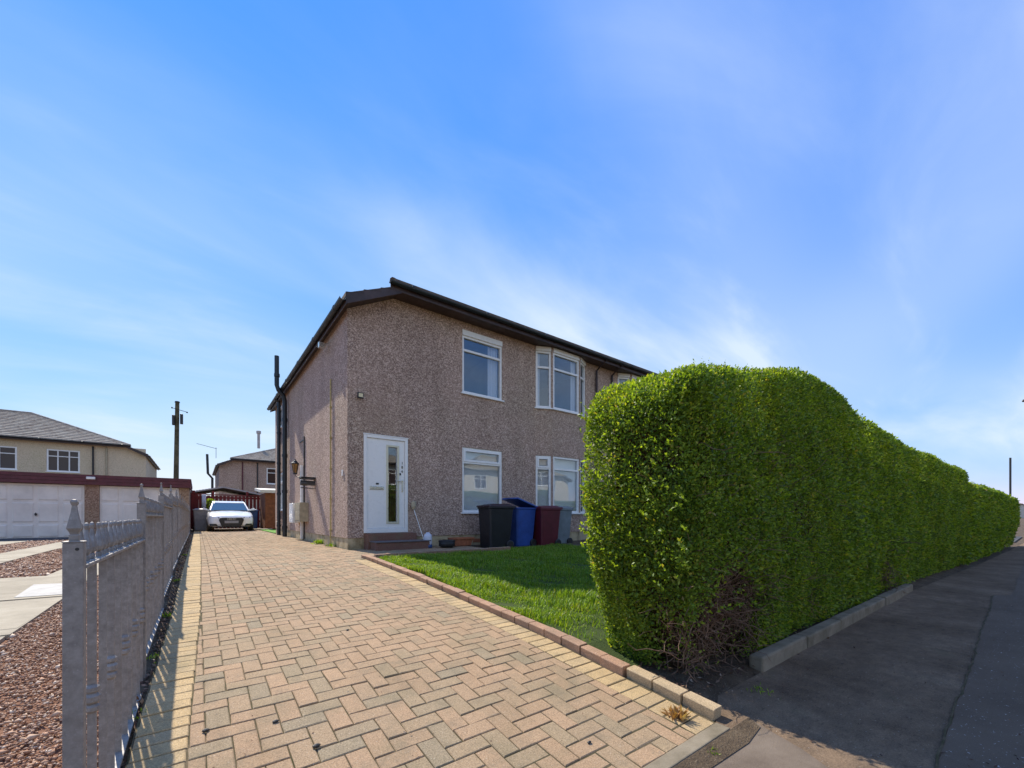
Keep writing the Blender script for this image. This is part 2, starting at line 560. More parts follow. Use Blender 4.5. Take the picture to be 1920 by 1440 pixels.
def pavement_mat():
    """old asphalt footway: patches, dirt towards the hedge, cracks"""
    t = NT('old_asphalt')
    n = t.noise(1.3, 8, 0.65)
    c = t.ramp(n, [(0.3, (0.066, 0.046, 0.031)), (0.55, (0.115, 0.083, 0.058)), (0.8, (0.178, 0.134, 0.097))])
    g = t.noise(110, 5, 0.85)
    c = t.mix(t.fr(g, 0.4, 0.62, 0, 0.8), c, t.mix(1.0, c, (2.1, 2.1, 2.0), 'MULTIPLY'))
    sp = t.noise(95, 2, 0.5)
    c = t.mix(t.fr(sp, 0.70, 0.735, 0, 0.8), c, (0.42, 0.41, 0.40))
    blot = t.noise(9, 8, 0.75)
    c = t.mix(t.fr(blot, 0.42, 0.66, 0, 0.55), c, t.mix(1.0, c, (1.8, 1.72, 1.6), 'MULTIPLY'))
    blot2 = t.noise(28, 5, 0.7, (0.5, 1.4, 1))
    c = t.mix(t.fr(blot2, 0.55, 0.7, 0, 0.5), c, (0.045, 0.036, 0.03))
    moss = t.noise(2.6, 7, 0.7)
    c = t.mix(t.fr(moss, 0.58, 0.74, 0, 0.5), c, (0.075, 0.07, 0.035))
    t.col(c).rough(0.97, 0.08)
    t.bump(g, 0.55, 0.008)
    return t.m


M['pavement'] = pavement_mat()
M['apron'] = ground_mat('worn_apron_concrete', [(0.3, (0.075, 0.056, 0.042)), (0.5, (0.135, 0.105, 0.079)), (0.75, (0.2, 0.162, 0.125))], 2.6, 170, 0.4, 0.6, 0.008, (0.14, 0.11, 0.09))


def leaf_mat(name, stops, trans=0.45, rough=0.46):
    t = NT(name)
    t.t.nodes.remove(t.b)
    out = t.t.nodes['Material Output']
    c = t.ramp(t.island(), stops)
    pz = t.noise(2.4, 5, 0.65)
    c = t.mix(t.fr(pz, 0.5, 0.7, 0, 0.6), c, t.mix(1.0, c, (1.4, 1.12, 0.7), 'MULTIPLY'))
    c = t.mix(t.fr(pz, 0.5, 0.32, 0, 0.55), c, t.mix(1.0, c, (0.55, 0.62, 0.7), 'MULTIPLY'))
    p = t.n('ShaderNodeBsdfPrincipled'); t.L(c, p.inputs['Base Color'])
    p.inputs['Roughness'].default_value = rough; p.inputs['Specular IOR Level'].default_value = 0.3
    tr = t.n('ShaderNodeBsdfTranslucent'); t.L(t.mix(1.0, c, (1.9, 1.8, 0.5), 'MULTIPLY'), tr.inputs[0])
    mx = t.n('ShaderNodeMixShader'); mx.inputs[0].default_value = trans
    t.L(p.outputs[0], mx.inputs[1]); t.L(tr.outputs[0], mx.inputs[2]); t.L(mx.outputs[0], out.inputs[0])
    return t.m


M['leaf'] = leaf_mat('privet_leaf', [(0.0, (0.06, 0.105, 0.018)), (0.35, (0.12, 0.195, 0.024)), (0.7, (0.195, 0.29, 0.032)), (0.93, (0.29, 0.385, 0.05)), (0.985, (0.34, 0.32, 0.05)), (1.0, (0.30, 0.22, 0.10))])
M['grass'] = leaf_mat('grass_blade', [(0.0, (0.085, 0.15, 0.012)), (0.5, (0.16, 0.27, 0.022)), (0.85, (0.23, 0.36, 0.035)), (1.0, (0.28, 0.27, 0.09))], 0.35, 0.45)
M['dry_leaf'] = leaf_mat('dry_leaf', [(0.0, (0.45, 0.27, 0.08)), (0.5, (0.30, 0.15, 0.06)), (1.0, (0.50, 0.36, 0.15))], 0.2, 0.7)
M['litter'] = leaf_mat('leaf_litter', [(0.0, (0.05, 0.025, 0.02)), (0.5, (0.12, 0.065, 0.045)), (0.9, (0.2, 0.12, 0.08)), (1.0, (0.4, 0.32, 0.25))], 0.1, 0.8)
M['twig'] = plain('privet_twig', (0.20, 0.125, 0.082), 0.85, 0.2, 0, 0.3, 18)
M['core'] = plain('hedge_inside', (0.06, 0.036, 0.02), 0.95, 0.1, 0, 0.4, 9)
tt = NT('red_stone_chip')
tt.col(tt.mix(tt.fr(tt.noise(160, 2), 0.4, 0.65, 0, 0.35), tt.ramp(tt.island(), [(0, (0.17, 0.085, 0.05)), (0.3, (0.34, 0.185, 0.112)), (0.6, (0.46, 0.28, 0.18)), (0.85, (0.52, 0.37, 0.26)), (1, (0.6, 0.5, 0.4))]), (0.5, 0.36, 0.27))).rough(0.85, 0.3)
M['chip'] = tt.m


# ------------------------------------------------------------------ terrain
def g(y):      # driveway / garden level
    return float(np.interp(y, [-9e3, 1.1, 1.8, 2.5, 3.9, 5.0, 7.0, 8.7, 40, 9e3], [0, 0, 0.075, 0.15, 0.245, 0.32, 0.41, 0.44, 0.44, 0.44]))


def gl(y):     # neighbour's side
    return float(np.interp(y, [-9e3, 1.1, 2.5, 5, 9, 16, 9e3], [0, 0, 0.10, 0.21, 0.27, 0.31, 0.31]))


def hk(x):     # kerb line at the foot of the hedge
    return float(np.interp(x, [-50, 3.2, 8.4, 15, 22, 30, 60], [1.25, 1.25, 1.25, 0.98, 0.78, 0.62, 0.55]))


xs = [-900, -200, -60, -20, -8, -4, -2.5, -1.2, -0.5, -0.32, -0.28, 0, 1, 2.0, 2.3, 2.5, 3.0, 3.5, 4.5, 6, 8, 10, 14, 18, 24, 30, 60, 200, 900]
ys = [-900, -200, -60, -20, -8, -4, -2, 0, 0.9, 1.1, 1.4, 1.8, 2.2, 2.5, 3, 3.5, 3.9, 4.4, 5, 6, 7, 8, 8.7, 10, 14, 20, 30, 60, 200, 900]
mb = MB()
for y in ys:
    for x in xs:
        z = (gl(y) if x < -0.3 else g(y)) - 0.035
        if 2.4 < x < 29 and 1.3 < y < 2.6: z = max(z, 0.03)
        mb.v.append((x, y, z))
nx = len(xs)
for j in range(len(ys) - 1):
    for i in range(nx - 1):
        mb.f.append((j * nx + i, j * nx + i + 1, (j + 1) * nx + i + 1, (j + 1) * nx + i))
tag(mb.build('ground', M['soil']), kind='structure')

# footway, apron, road
mb = MB()
pxs = [2.05, 2.6, 3.2, 5, 8.4, 12, 15, 18, 22, 27, 34, 60]
for i in range(len(pxs) - 1):
    a, b = pxs[i], pxs[i + 1]
    mb.poly([(a, -2.0, 0.0), (b, -2.0, 0.0), (b, hk(b) + 0.02, 0.0), (a, hk(a) + 0.02 if a > 2.4 else 1.02, 0.0)])
mb.poly([(-60, -2.0, 0), (2.05, -2.0, 0), (2.05, 1.02, 0.0), (-60, 1.02, 0)])
tag(mb.build('pavement', M['pavement']), kind='structure')
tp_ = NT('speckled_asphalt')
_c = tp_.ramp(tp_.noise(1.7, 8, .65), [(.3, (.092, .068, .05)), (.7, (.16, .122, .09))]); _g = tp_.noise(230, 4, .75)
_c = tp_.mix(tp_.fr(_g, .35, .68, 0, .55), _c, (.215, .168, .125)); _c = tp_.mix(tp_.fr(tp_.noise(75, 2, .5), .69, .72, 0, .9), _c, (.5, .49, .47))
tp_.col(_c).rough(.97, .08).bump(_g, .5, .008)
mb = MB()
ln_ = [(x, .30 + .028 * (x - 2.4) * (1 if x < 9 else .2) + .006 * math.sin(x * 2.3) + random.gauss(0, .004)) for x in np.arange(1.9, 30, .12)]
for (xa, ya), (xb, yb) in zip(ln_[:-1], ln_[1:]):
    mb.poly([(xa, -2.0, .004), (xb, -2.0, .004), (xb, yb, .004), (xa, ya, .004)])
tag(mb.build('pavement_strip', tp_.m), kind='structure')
def crack(pts, wd):
    mb = MB()
    for (a, b) in zip(pts[:-1], pts[1:]):
        d = Vector((b[0] - a[0], b[1] - a[1], 0)).normalized(); q = Vector((-d.y, d.x, 0)) * wd
        mb.poly([(a[0] - q.x, a[1] - q.y, .008), (b[0] - q.x, b[1] - q.y, .008), (b[0] + q.x, b[1] + q.y, .008), (a[0] + q.x, a[1] + q.y, .008)])
    return tag(mb.build('pavement_crack', M['joint']), kind='structure')
crack([(x, y + .004 + .006 * math.sin(x * 21)) for x, y in ln_ if x < 9], .005)
crack([(1.76 + .22 * t_ + .01 * math.sin(t_ * 19), .2 + .5 * t_ - .2 * t_ * t_ + .012 * math.sin(t_ * 31)) for t_ in np.linspace(-.1, 0, 3)], .004)
crack([(4.9 + .02 * math.sin(t_ * 3), 1.2 - .9 * t_ + .02 * math.sin(t_ * 9)) for t_ in np.linspace(0, 1, 14)], .003)
crack([(7.6 + .03 * math.sin(t_ * 13), 1.2 - 1.6 * t_) for t_ in np.linspace(0, 1, 14)], .006)
mb = MB()
ap = [(1.0, 1.02), (1.2, 0.7), (1.5, 0.42), (1.75, 0.2), (1.62, -0.4), (1.5, -1.2), (2.2, -1.9), (-1.2, -1.9), (-1.2, 1.02)]
mb.poly([(x, y, 0.005) for x, y in reversed(ap)])
apron2 = [(1.02, 1.02), (1.22, 0.71), (1.52, 0.43), (1.77, 0.21), (2.05, 0.33), (2.3, 0.72), (2.42, 1.02)]
tag(mb.build('driveway_apron', M['apron']), kind='structure')
mb = MB(); mb.poly([(x, y, 0.005) for x, y in apron2])
tag(mb.build('apron_patch', M['apron']), kind='structure')
mb = MB(); mb.poly([(.6, .93, .009), (1.5, .92, .009), (2.15, .90, .009), (2.36, .93, .009), (2.42, 1.015, .009), (.6, 1.015, .009)])
tag(mb.build('dirt_strip', M['soil']), kind='structure')
crack([(1.15, .7), (1.35, .52), (1.52, .43), (1.66, .28), (1.76, .2), (1.9, .27), (2.05, .33)], .006)
mb = MB(); mb.poly([(-900, -9.6, -0.09), (900, -9.6, -0.09), (900, -2.14, -0.09), (-900, -2.14, -0.09)])
tag(mb.build('road', M['road']), kind='structure')
mb = MB()
mb.box(-80, 80, -2.14, -2.0, -0.11, 0.004)
tag(mb.build('road_kerb', M['conc_kerb'], bevel=0.012), kind='structure')
mb = MB(); mb.poly([(-80, -12.2, 0.0), (80, -12.2, 0.0), (80, -9.6, 0.0), (-80, -9.6, 0)])
mb.box(-80, 80, -9.61, -9.5, -0.11, 0.002)
tag(mb.build('far_pavement', M['pavement']), kind='structure')
# lit side road beyond the hedge
mb = MB(); mb.poly([(28.2, 0.95, 0.006), (36, 0.95, 0.006), (36, 60, 0.44), (28.2, 60, 0.44)])
tag(mb.build('side_road', M['road']), kind='structure')

# ------------------------------------------------------------------ driveway
W_ = 0.0965; JG = 0.0055
drv = tag(empty('driveway', (0, 1.1, 0)), kind='structure')


def xl(y):
    return float(np.interp(y, [1.0, 2.2, 4.5, 8, 15, 24], [-0.235, -0.228, -0.172, -0.145, -0.125, -0.12]))


def xr(y):
    return 2.225 if y < 7.2 else 2.425


def tilt(y):
    return math.atan((g(y + 0.1) - g(y - 0.1)) / 0.2)


def paver_mesh(name, lx, ly, mat, ch=0.0042, h=0.05, jit=0.0025):
    """chamfered, slightly worn block, origin in the middle of the top"""
    def ring(dx, dy, z, j):
        return [(sx * (lx / 2 - dx) + random.uniform(-j, j), sy * (ly / 2 - dy) + random.uniform(-j, j), z) for sx, sy in ((-1, -1), (1, -1), (1, 1), (-1, 1))]
    v = ring(0, 0, -h, 0) + ring(0, 0, -ch * 0.8, jit * 0.5) + ring(ch, ch, 0, jit * 0.5)
    f = [(8, 9, 10, 11)]
    for a in (0, 4):
        for k in range(4):
            f.append((a + k, a + (k + 1) % 4, a + 4 + (k + 1) % 4, a + 4 + k))
    me = bpy.data.meshes.new(name)
    me.from_pydata(v, [], f); me.materials.append(mat)
    me.update()
    return me


PH = [paver_mesh('paver', 2 * W_ - JG, W_ - JG, M['paver']) for _ in range(5)]
PV = [paver_mesh('paver', W_ - JG, 2 * W_ - JG, M['paver']) for _ in range(5)]
BUFFM = [paver_mesh('border_paver', 0.193 - JG, W_ - JG, M['paver_buff']) for _ in range(4)]

blocks = []
Y0, Y1 = 1.10, 27.0
for n in range(-2, 300):
    y = Y0 + n * W_
    if y > Y1: break
    for m in range(-90, 40):
        for kind in (0, 1):
            if kind == 0: x0 = (n + 4 * m) * W_; x1 = x0 + 2 * W_; y0 = y; y1 = y + W_
            else: x0 = (n + 4 * m + 2) * W_; x1 = x0 + W_; y0 = y - W_; y1 = y + W_
            x0 += 0.03; x1 += 0.03
            yc = (y0 + y1) / 2
            lo = xl(yc) + 0.195
            hi = xr(yc) - (0.195 if yc < 6.9 else 0)
            if yc > 7.3 and yc < 8.55: hi = 5.0
            full = True
            a0, a1, b0, b1 = max(x0, lo), min(x1, hi), max(y0, Y0), min(y1, Y1)
            if a1 - a0 < 0.02 or b1 - b0 < 0.02: continue
            if (a0, a1, b0, b1) != (x0, x1, y0, y1): full = False
            blocks.append((a0, a1, b0, b1, kind, full))


def in_view(x, y, z):
    r = math.cos(TH) * x - math.sin(TH) * y; d = math.sin(TH) * x + math.cos(TH) * y
    if d < 0.2: return False
    px = 960 + 772 * r / d; py = 968 - 772 * (z - CAMZ) / d
    return -20 < px < 1940 and py < 1480


scored = []
for b in blocks:
    cx, cy = (b[0] + b[1]) / 2, (b[2] + b[3]) / 2
    d = math.sin(TH) * cx + math.cos(TH) * cy
    v = in_view(cx, cy, g(cy))
    scored.append(((0 if v else 1), d, b))
scored.sort(key=lambda t: (t[0], t[1]))
near = [s[2] for s in scored[:300]]
rest = [s[2] for s in scored[300:]]
for (a0, a1, b0, b1, kind, full) in near:
    cx, cy = (a0 + a1) / 2, (b0 + b1) / 2
    me = random.choice(PH if kind == 0 else PV) if full else paver_mesh('paver', a1 - a0 - JG, b1 - b0 - JG, M['paver'])
    o = link_mesh('paver', me, drv, (cx, cy - 1.1, g(cy) + random.gauss(0, 0.0012)))
    o.rotation_euler = (tilt(cy) + random.gauss(0, 0.01), random.gauss(0, 0.01), random.gauss(0, 0.009))
mb = MB()
for (a0, a1, b0, b1, kind, full) in rest:
    c_ = 0.005; q = JG / 2; dz = random.gauss(0, 0.0014)
    a0 += q; a1 -= q; b0 += q; b1 -= q
    z0, z1 = g(b0) + dz + random.gauss(0, .0006), g(b1) + dz + random.gauss(0, .0006)
    v = [(a0, b0, z0 - .03), (a1, b0, z0 - .03), (a1, b1, z1 - .03), (a0, b1, z1 - .03), (a0, b0, z0 - c_), (a1, b0, z0 - c_), (a1, b1, z1 - c_), (a0, b1, z1 - c_),
         (a0 + c_, b0 + c_, z0), (a1 - c_, b0 + c_, z0), (a1 - c_, b1 - c_, z1), (a0 + c_, b1 - c_, z1)]
    mb.add(v, [(8, 9, 10, 11)] + [(e + k, e + (k + 1) % 4, e + 4 + (k + 1) % 4, e + 4 + k) for e in (0, 4) for k in range(4)])
o = tag(mb.build('paver_field', M['paver_i'], drv), kind='stuff')
o.location = (0, -1.1, 0)
# soldier-course borders
for side in (0, 1):
    n = 0
    while True:
        y = Y0 + n * W_
        n += 1
        if y > (24.0 if side == 0 else 6.85): break
        yc = y + W_ / 2
        xc = (xl(yc) + 0.0965) if side == 0 else xr(yc) - 0.0965
        o = link_mesh('border_paver', random.choice(BUFFM), drv, (xc + random.gauss(0, .002), yc - 1.1, g(yc) + random.gauss(0, 0.0012)))
        o.rotation_euler = (tilt(yc) + random.gauss(0, 0.006), random.gauss(0, 0.006), random.gauss(0, 0.008))
# joint bed
mb = MB()
yy = [1.06, 1.8, 2.5, 3.2, 3.9, 4.5, 5, 6, 7, 7.2, 8.7, 12, 20, 27]
for a, b in zip(yy[:-1], yy[1:]):
    mb.poly([(xl(a) - .005, a, g(a) - .007), (2.44 if a >= 7.2 else 2.24, a, g(a) - .007), (2.44 if a >= 7.2 else 2.24, b, g(b) - .007), (xl(b) - .005, b, g(b) - .007)])
mb.poly([(2.44, 7.2, g(7.2) - .007), (5.1, 7.2, g(7.2) - .007), (5.1, 8.72, g(8.7) - .007), (2.44, 8.72, g(8.7) - .007)])
o = mb.build('joint_sand', M['joint'], drv); o.location = (0, -1.1, 0)
# concrete edging strip at the mouth
ed = tag(empty('driveway_edging', (0, 1.05, 0)), kind='structure')
x = -0.25
for k, ln in enumerate((0.9, 0.86, 0.72)):
    mb = MB(); mb.box(x, x + ln - 0.006, -0.03, 0.047, -0.08, 0.012 + random.uniform(-.003, .003))
    mb.build('edging_slab', M['conc_kerb'], ed, bevel=0.006)
    x += ln

# brick kerb between driveway and lawn
kb = tag(empty('garden_kerb', (2.23, 1.1, 0)), kind='structure')
def kerb_mesh(ln, mat, jitter=0.0018):
    w = 0.085; h = 0.05
    j = lambda: random.uniform(-jitter, jitter)
    pr_ = [(0.014, -0.08), (0.0, h - .007), (0.007, h), (w, h), (w, -0.08)]
    mb_ = MB()
    v = [(x + j() * .5, 0.002, z + j() * .6) for x, z in pr_] + [(x + j() * .5, ln - 0.003, z + j() * .6) for x, z in pr_]
    n_ = 5
    mb_.add(v, [tuple(range(n_)), tuple(range(2 * n_ - 1, n_ - 1, -1))] + [((i + 1) % n_, i, n_ + i, n_ + (i + 1) % n_) for i in range(n_)])
    me = mb_.mesh('kerb_brick', mat)
    return me


KM = [kerb_mesh(0.193, M['kerb_brick']) for _ in range(6)]
KB = [kerb_mesh(0.193, M['kerb_buff']) for _ in range(3)]
y = 1.12
k = 0
while y < 7.05:
    o = link_mesh('kerb_brick', random.choice(KB if k < 3 else KM), kb, (random.gauss(0.0, 0.003) + (0.012 if k < 3 else 0), y - 1.1, g(y + .09) + random.gauss(0, 0.002)))
    o.rotation_euler = (tilt(y + .1), random.gauss(0, 0.02), random.gauss(0, 0.006) - (0.015 if k < 3 else 0))
    m_ = o.modifiers.new('bevel', 'BEVEL'); m_.width = 0.003; m_.segments = 2
    y += 0.195 + (0.012 if k == 2 else 0); k += 1
x = 2.44
while x < 5.2:
    o = link_mesh('kerb_brick', random.choice(KM), kb, (x - 2.23 + 0.193, 7.06 - 1.1, g(7.1) + random.gauss(0, 0.002)))
    o.rotation_euler = (0, 0, R(90))
    x += 0.195

# ------------------------------------------------------------------ neighbour's drive: concrete tracks + chips
def strip(name, pts, dz=0.0, th=0.05, mat='concrete'):
    """convex slab following the neighbour's ground"""
    mb = MB()
    n = len(pts)
    top = [(x, y, gl(y) + dz) for x, y in pts]; bot = [(x, y, gl(y) + dz - th) for x, y in pts]
    mb.add(top + bot, [tuple(range(n))] + [(i, n + i, n + (i + 1) % n, (i + 1) % n) for i in range(n)])
    return tag(mb.build(name, M[mat]), kind='structure')


def bed(name, x0, x1, y0, y1, dz):
    mb = MB(); st = [y for y in (1.2, 2.5, 5, 9, 16) if y0 < y < y1]
    yy = [y0] + st + [y1]
    for a, b in zip(yy[:-1], yy[1:]):
        mb.poly([(x0, a, gl(a) + dz), (x1, a, gl(a) + dz), (x1, b, gl(b) + dz), (x0, b, gl(b) + dz)])
    return tag(mb.build(name, M['gravel_bed']), kind='structure')


bed('gravel_bed', -9.0, -0.32, 1.15, 22.2, -0.012)
for j in range(7):      # inner wheel track, slab by slab
    a = 1.3 + j * 1.75; b = a + 1.735
    if a < 6.5 < b: b = 6.46
    w0 = -1.13 - 0.02 * (j % 2); w1 = -1.72 + 0.03 * (j % 3)
    if a >= 6.46 or b <= 6.46: strip('concrete_track', [(w1, a), (w0, a), (w0, b), (w1, b)], 0.02 + random.uniform(-.006, .006))
strip('concrete_track', [(-1.7, 5.0), (-1.14, 5.0), (-1.14, 6.46), (-1.7, 6.44)], 0.02)
strip('concrete_crossing', [(-3.5, 6.62), (-1.14, 6.49), (-1.16, 8.35), (-1.62, 8.5), (-3.5, 8.6)], 0.028)
strip('concrete_track', [(-1.65, 8.52), (-1.17, 8.4), (-1.25, 13.5), (-1.75, 13.5)], 0.02)
strip('concrete_track', [(-1.75, 13.52), (-1.25, 13.52), (-1.3, 21.6), (-1.85, 21.6)], 0.024)
for a, b in ((1.4, 3.9), (3.92, 6.6), (8.65, 11.4), (11.42, 14.8), (14.82, 18.2), (18.22, 21.6)):
    strip('concrete_track', [(-3.35, a), (-2.72, a), (-2.72, b), (-3.35, b)], 0.022 + random.uniform(-.006, .006))
for a, b in ((8.7, 12.6), (12.62, 16.9), (16.92, 21.6)):
    strip('concrete_track', [(-5.0, a), (-4.3, a), (-4.3, b), (-5.0, b)], 0.022)
strip('garage_apron', [(-9, 20.3), (-0.33, 20.3), (-0.33, 22.25), (-9, 22.25)], 0.034, .05, 'road')  # dark asphalt tone deepens the garage's cast shadow by colour
tp = strip('paint_patch', [(-1.53, 6.62), (-1.17, 6.58), (-1.24, 7.5), (-1.60, 7.6)], 0.0325, 0.003, 'pale_cover')
tag(tp, 'white painted rectangle on the neighbour concrete slab by the fence', 'cover', kind='structure')


def chips(name, regions, mat):
    P = []; S = []
    for (x0, x1, y0, y1, dens, size) in regions:
        n = int((x1 - x0) * (y1 - y0) * dens)
        p = np.empty((n, 3)); p[:, 0] = rng.uniform(x0, x1, n); p[:, 1] = rng.uniform(y0, y1, n)
        p[:, 2] = np.interp(p[:, 1], [-9, 1.1, 2.5, 5, 9, 16, 90], [0, 0, 0.10, 0.21, 0.27, 0.31, 0.31]) + rng.uniform(-0.012, 0.014, n)
        P.append(p); S.append(size * rng.lognormal(0, 0.32, n))
    P = np.concatenate(P); S = np.concatenate(S); n = len(P)
    base = np.array([[1, 0, 0], [0, 1, 0], [-1, 0, 0], [0, -1, 0], [0.1, 0.1, 0.62], [0, 0, -0.5]])
    v = np.repeat(base[None], n, 0) * rng.uniform(0.55, 1.25, (n, 6, 1)) * S[:, None, None]
    v[:, :, 1] *= rng.uniform(0.5, 0.9, n)[:, None]
    a = rng.uniform(0, 6.28, n); b = rng.normal(0, 0.45, n); c = rng.normal(0, 0.45, n)
    ca, sa, cb, sb, cc, sc = np.cos(a), np.sin(a), np.cos(b), np.sin(b), np.cos(c), np.sin(c)
    x, y, z = v[..., 0].copy(), v[..., 1].copy(), v[..., 2].copy()
    y, z = y * cb[:, None] - z * sb[:, None], y * sb[:, None] + z * cb[:, None]
    x, z = x * cc[:, None] - z * sc[:, None], x * sc[:, None] + z * cc[:, None]
    x, y = x * ca[:, None] - y * sa[:, None], x * sa[:, None] + y * ca[:, None]
    v = np.stack([x, y, z], -1) + P[:, None, :]
    fc = np.array([[0, 1, 4], [1, 2, 4], [2, 3, 4], [3, 0, 4], [1, 0, 5], [2, 1, 5], [3, 2, 5], [0, 3, 5]])
    f = (fc[None] + (np.arange(n) * 6)[:, None, None]).reshape(-1)
    return tag(bigmesh(name, v.reshape(-1, 3), f, 3, mat), kind='stuff')


chips('red_gravel', [(-1.12, -0.33, 1.3, 7.5, 4300, 0.0105), (-1.15, -0.33, 7.5, 21.5, 900, 0.02), (-2.7, -1.74, 1.3, 6.5, 900, 0.016), (-2.7, -1.7, 8.6, 21.5, 700, 0.022), (-4.3, -3.36, 8.6, 21.5, 500, 0.024), (-9, -5.02, 9, 21.5, 120, 0.03), (-4.3, -3.36, 3, 8.6, 300, 0.02)], M['chip'])
tag(bpy.data.objects['red_gravel'], 'red stone chippings covering the neighbour driveway', 'gravel')

# ------------------------------------------------------------------ metal fence
FX = -0.26
fence = tag(empty('metal_fence', (FX, 1.58, 0)), 'galvanised railing fence with spear tops beside the block driveway', 'fence')
PITCH = 0.083


def picket_mesh(collar):
    mb = MB()
    s = 0.0103
    if collar is not None: mb.box(-s, s, -0.006, 0.006, 0.06, 0.90)
    if collar:
        mb.lathe([(0.011, 0.42), (0.019, 0.428), (0.019, 0.44), (0.013, 0.447), (0.021, 0.456), (0.021, 0.472), (0.013, 0.481), (0.019, 0.488), (0.019, 0.5), (0.011, 0.508)], n=8)
    # cast spear: pear-shaped flat body with ball
    pf = [(0.009, 0.90), (0.016, 0.905), (0.016, 0.92), (0.010, 0.925), (0.024, 0.935), (0.028, 0.95), (0.024, 0.972), (0.014, 1.0), (0.009, 1.02), (0.012, 1.026), (0.0135, 1.034), (0.010, 1.043), (0.003, 1.047)]
    pf = [(r_ * 0.9, .90 + (z_ - .90) * .80) for r_, z_ in pf]
    b0 = len(mb.v)
    mb.lathe(pf, n=8)
    for i in range(b0, len(mb.v)):
        x, y, z = mb.v[i]; mb.v[i] = (x * 0.5, y, z)
    me = mb.mesh('picket', M['galv'])
    return me


PK = [picket_mesh(False), picket_mesh(True), picket_mesh(None)]
mb = MB()
mb.box(-0.0195, 0.0195, -0.0195, 0.0195, -0.1, 1.0)
mb.box(-0.021, 0.021, -0.021, 0.021, 1.0, 1.004)
post_me = mb.mesh('post', M['galv'])
mb = MB()
mb.lathe([(0.009, 1.004), (0.009, 1.007), (0.0095, 1.009), (0.0095, 1.019), (0.0075, 1.022), (0.009, 1.028), (0.0135, 1.038), (0.006, 1.082), (0.0045, 1.098), (0.0068, 1.104), (0.0075, 1.109), (0.0045, 1.114), (0.001, 1.115)], sq=True)
fin_me = mb.mesh('finial', M['galv'])
mb = MB(); mb.lathe([(0.0055, 0), (0.0055, 0.002)], n=10)
posts_y = [1.58, 3.24, 4.9, 6.6, 8.3, 10.0, 11.7, 13.4, 15.1, 16.8, 18.5, 20.2, 21.9]
for i, py in enumerate(posts_y):
    zb = g(py) - 0.005
    if i == 0: zb = 0.05
    p = link_mesh('post', post_me, fence, (0, py - 1.58, zb))
    m_ = p.modifiers.new('bevel', 'BEVEL'); m_.width = 0.004; m_.segments = 2; m_.limit_method = 'ANGLE'
    fo = link_mesh('finial', fin_me, p)
    if i == 0:
        hb = MB(lambda a, b, c: (0.008 + a, -0.0198 + c, 0.983 + b)); hb.lathe([(0.0042, -0.0004), (0.0042, 0.001)], n=12)
        hb.build('bolt_hole', M['dark'], p)
    if i + 1 == len(posts_y): break
    ny = posts_y[i + 1]
    zb2 = (g(py) + g(ny)) / 2 - 0.0 - 0.03 if i else 0.085
    L0, L1 = py + 0.0215, ny - 0.0215
    r = MB(); r.box(-0.02, 0.02, L0 - 1.58, L1 - 1.58, zb2 + 0.892, zb2 + 0.903)
    r.build('top_rail', M['galv'], fence, bevel=0.002)
    r = MB(); r.box(-0.022, 0.022, L0 - 1.58, L1 - 1.58, zb2 + 0.055, zb2 + 0.066)
    r.build('bottom_rail', M['galv'], fence, bevel=0.002)
    n = int((L1 - L0) / PITCH)
    st = (L1 - L0) / (n + 0.0)
    for k in range(n):
        o = link_mesh('picket' if k % 2 == 0 else 'spear', PK[2 if k % 2 else (1 if k % 4 == 2 else 0)], fence, (random.gauss(0, .0012), L0 - 1.58 + st * (k + 0.62), zb2 + random.gauss(0, .001)))
        o.rotation_euler = (0, 0, random.gauss(0, 0.05))

# ------------------------------------------------------------------ houses
HW, HD = 15.72, 9.8       # semi-detached pair: width, depth
SL = 0.445


def seg_xf(p0, p1):
    """local (u along wall seen from outside, n outward, z) -> house coords; p0->p1 runs left to right seen from outside"""
    p0 = Vector((p0[0], p0[1], 0)); p1 = Vector((p1[0], p1[1], 0))
    u = (p1 - p0).normalized(); nn = Vector((u.y, -u.x, 0))
    return (lambda a, b, c: tuple(p0 + u * a + nn * b + Vector((0, 0, c)))), (p1 - p0).length


def wall_seg(mb, p0, p1, z0, z1, ops, depth=0.10):
    """rectangular wall piece with openings (u0,u1,za,zb) and their reveals"""
    xf, L = seg_xf(p0, p1)
    us = sorted({0.0, L, *[o[0] for o in ops], *[o[1] for o in ops]})
    zs = sorted({z0, z1, *[o[2] for o in ops], *[o[3] for o in ops]})
    for i in range(len(us) - 1):
        for j in range(len(zs) - 1):
            uc, zc = (us[i] + us[i + 1]) / 2, (zs[j] + zs[j + 1]) / 2
            if any(o[0] < uc < o[1] and o[2] < zc < o[3] for o in ops): continue
            mb.add([xf(us[i], 0, zs[j]), xf(us[i + 1], 0, zs[j]), xf(us[i + 1], 0, zs[j + 1]), xf(us[i], 0, zs[j + 1])], [(0, 1, 2, 3)])
    for (a, b, c, d) in ops:
        q = -depth
        mb.add([xf(a, 0, c), xf(a, 0, d), xf(a, q, d), xf(a, q, c)], [(0, 1, 2, 3)])
        mb.add([xf(b, 0, c), xf(b, q, c), xf(b, q, d), xf(b, 0, d)], [(0, 1, 2, 3)])
        mb.add([xf(a, 0, d), xf(b, 0, d), xf(b, q, d), xf(a, q, d)], [(0, 1, 2, 3)])
        mb.add([xf(a, 0, c), xf(a, q, c), xf(b, q, c), xf(b, 0, c)], [(0, 1, 2, 3)])


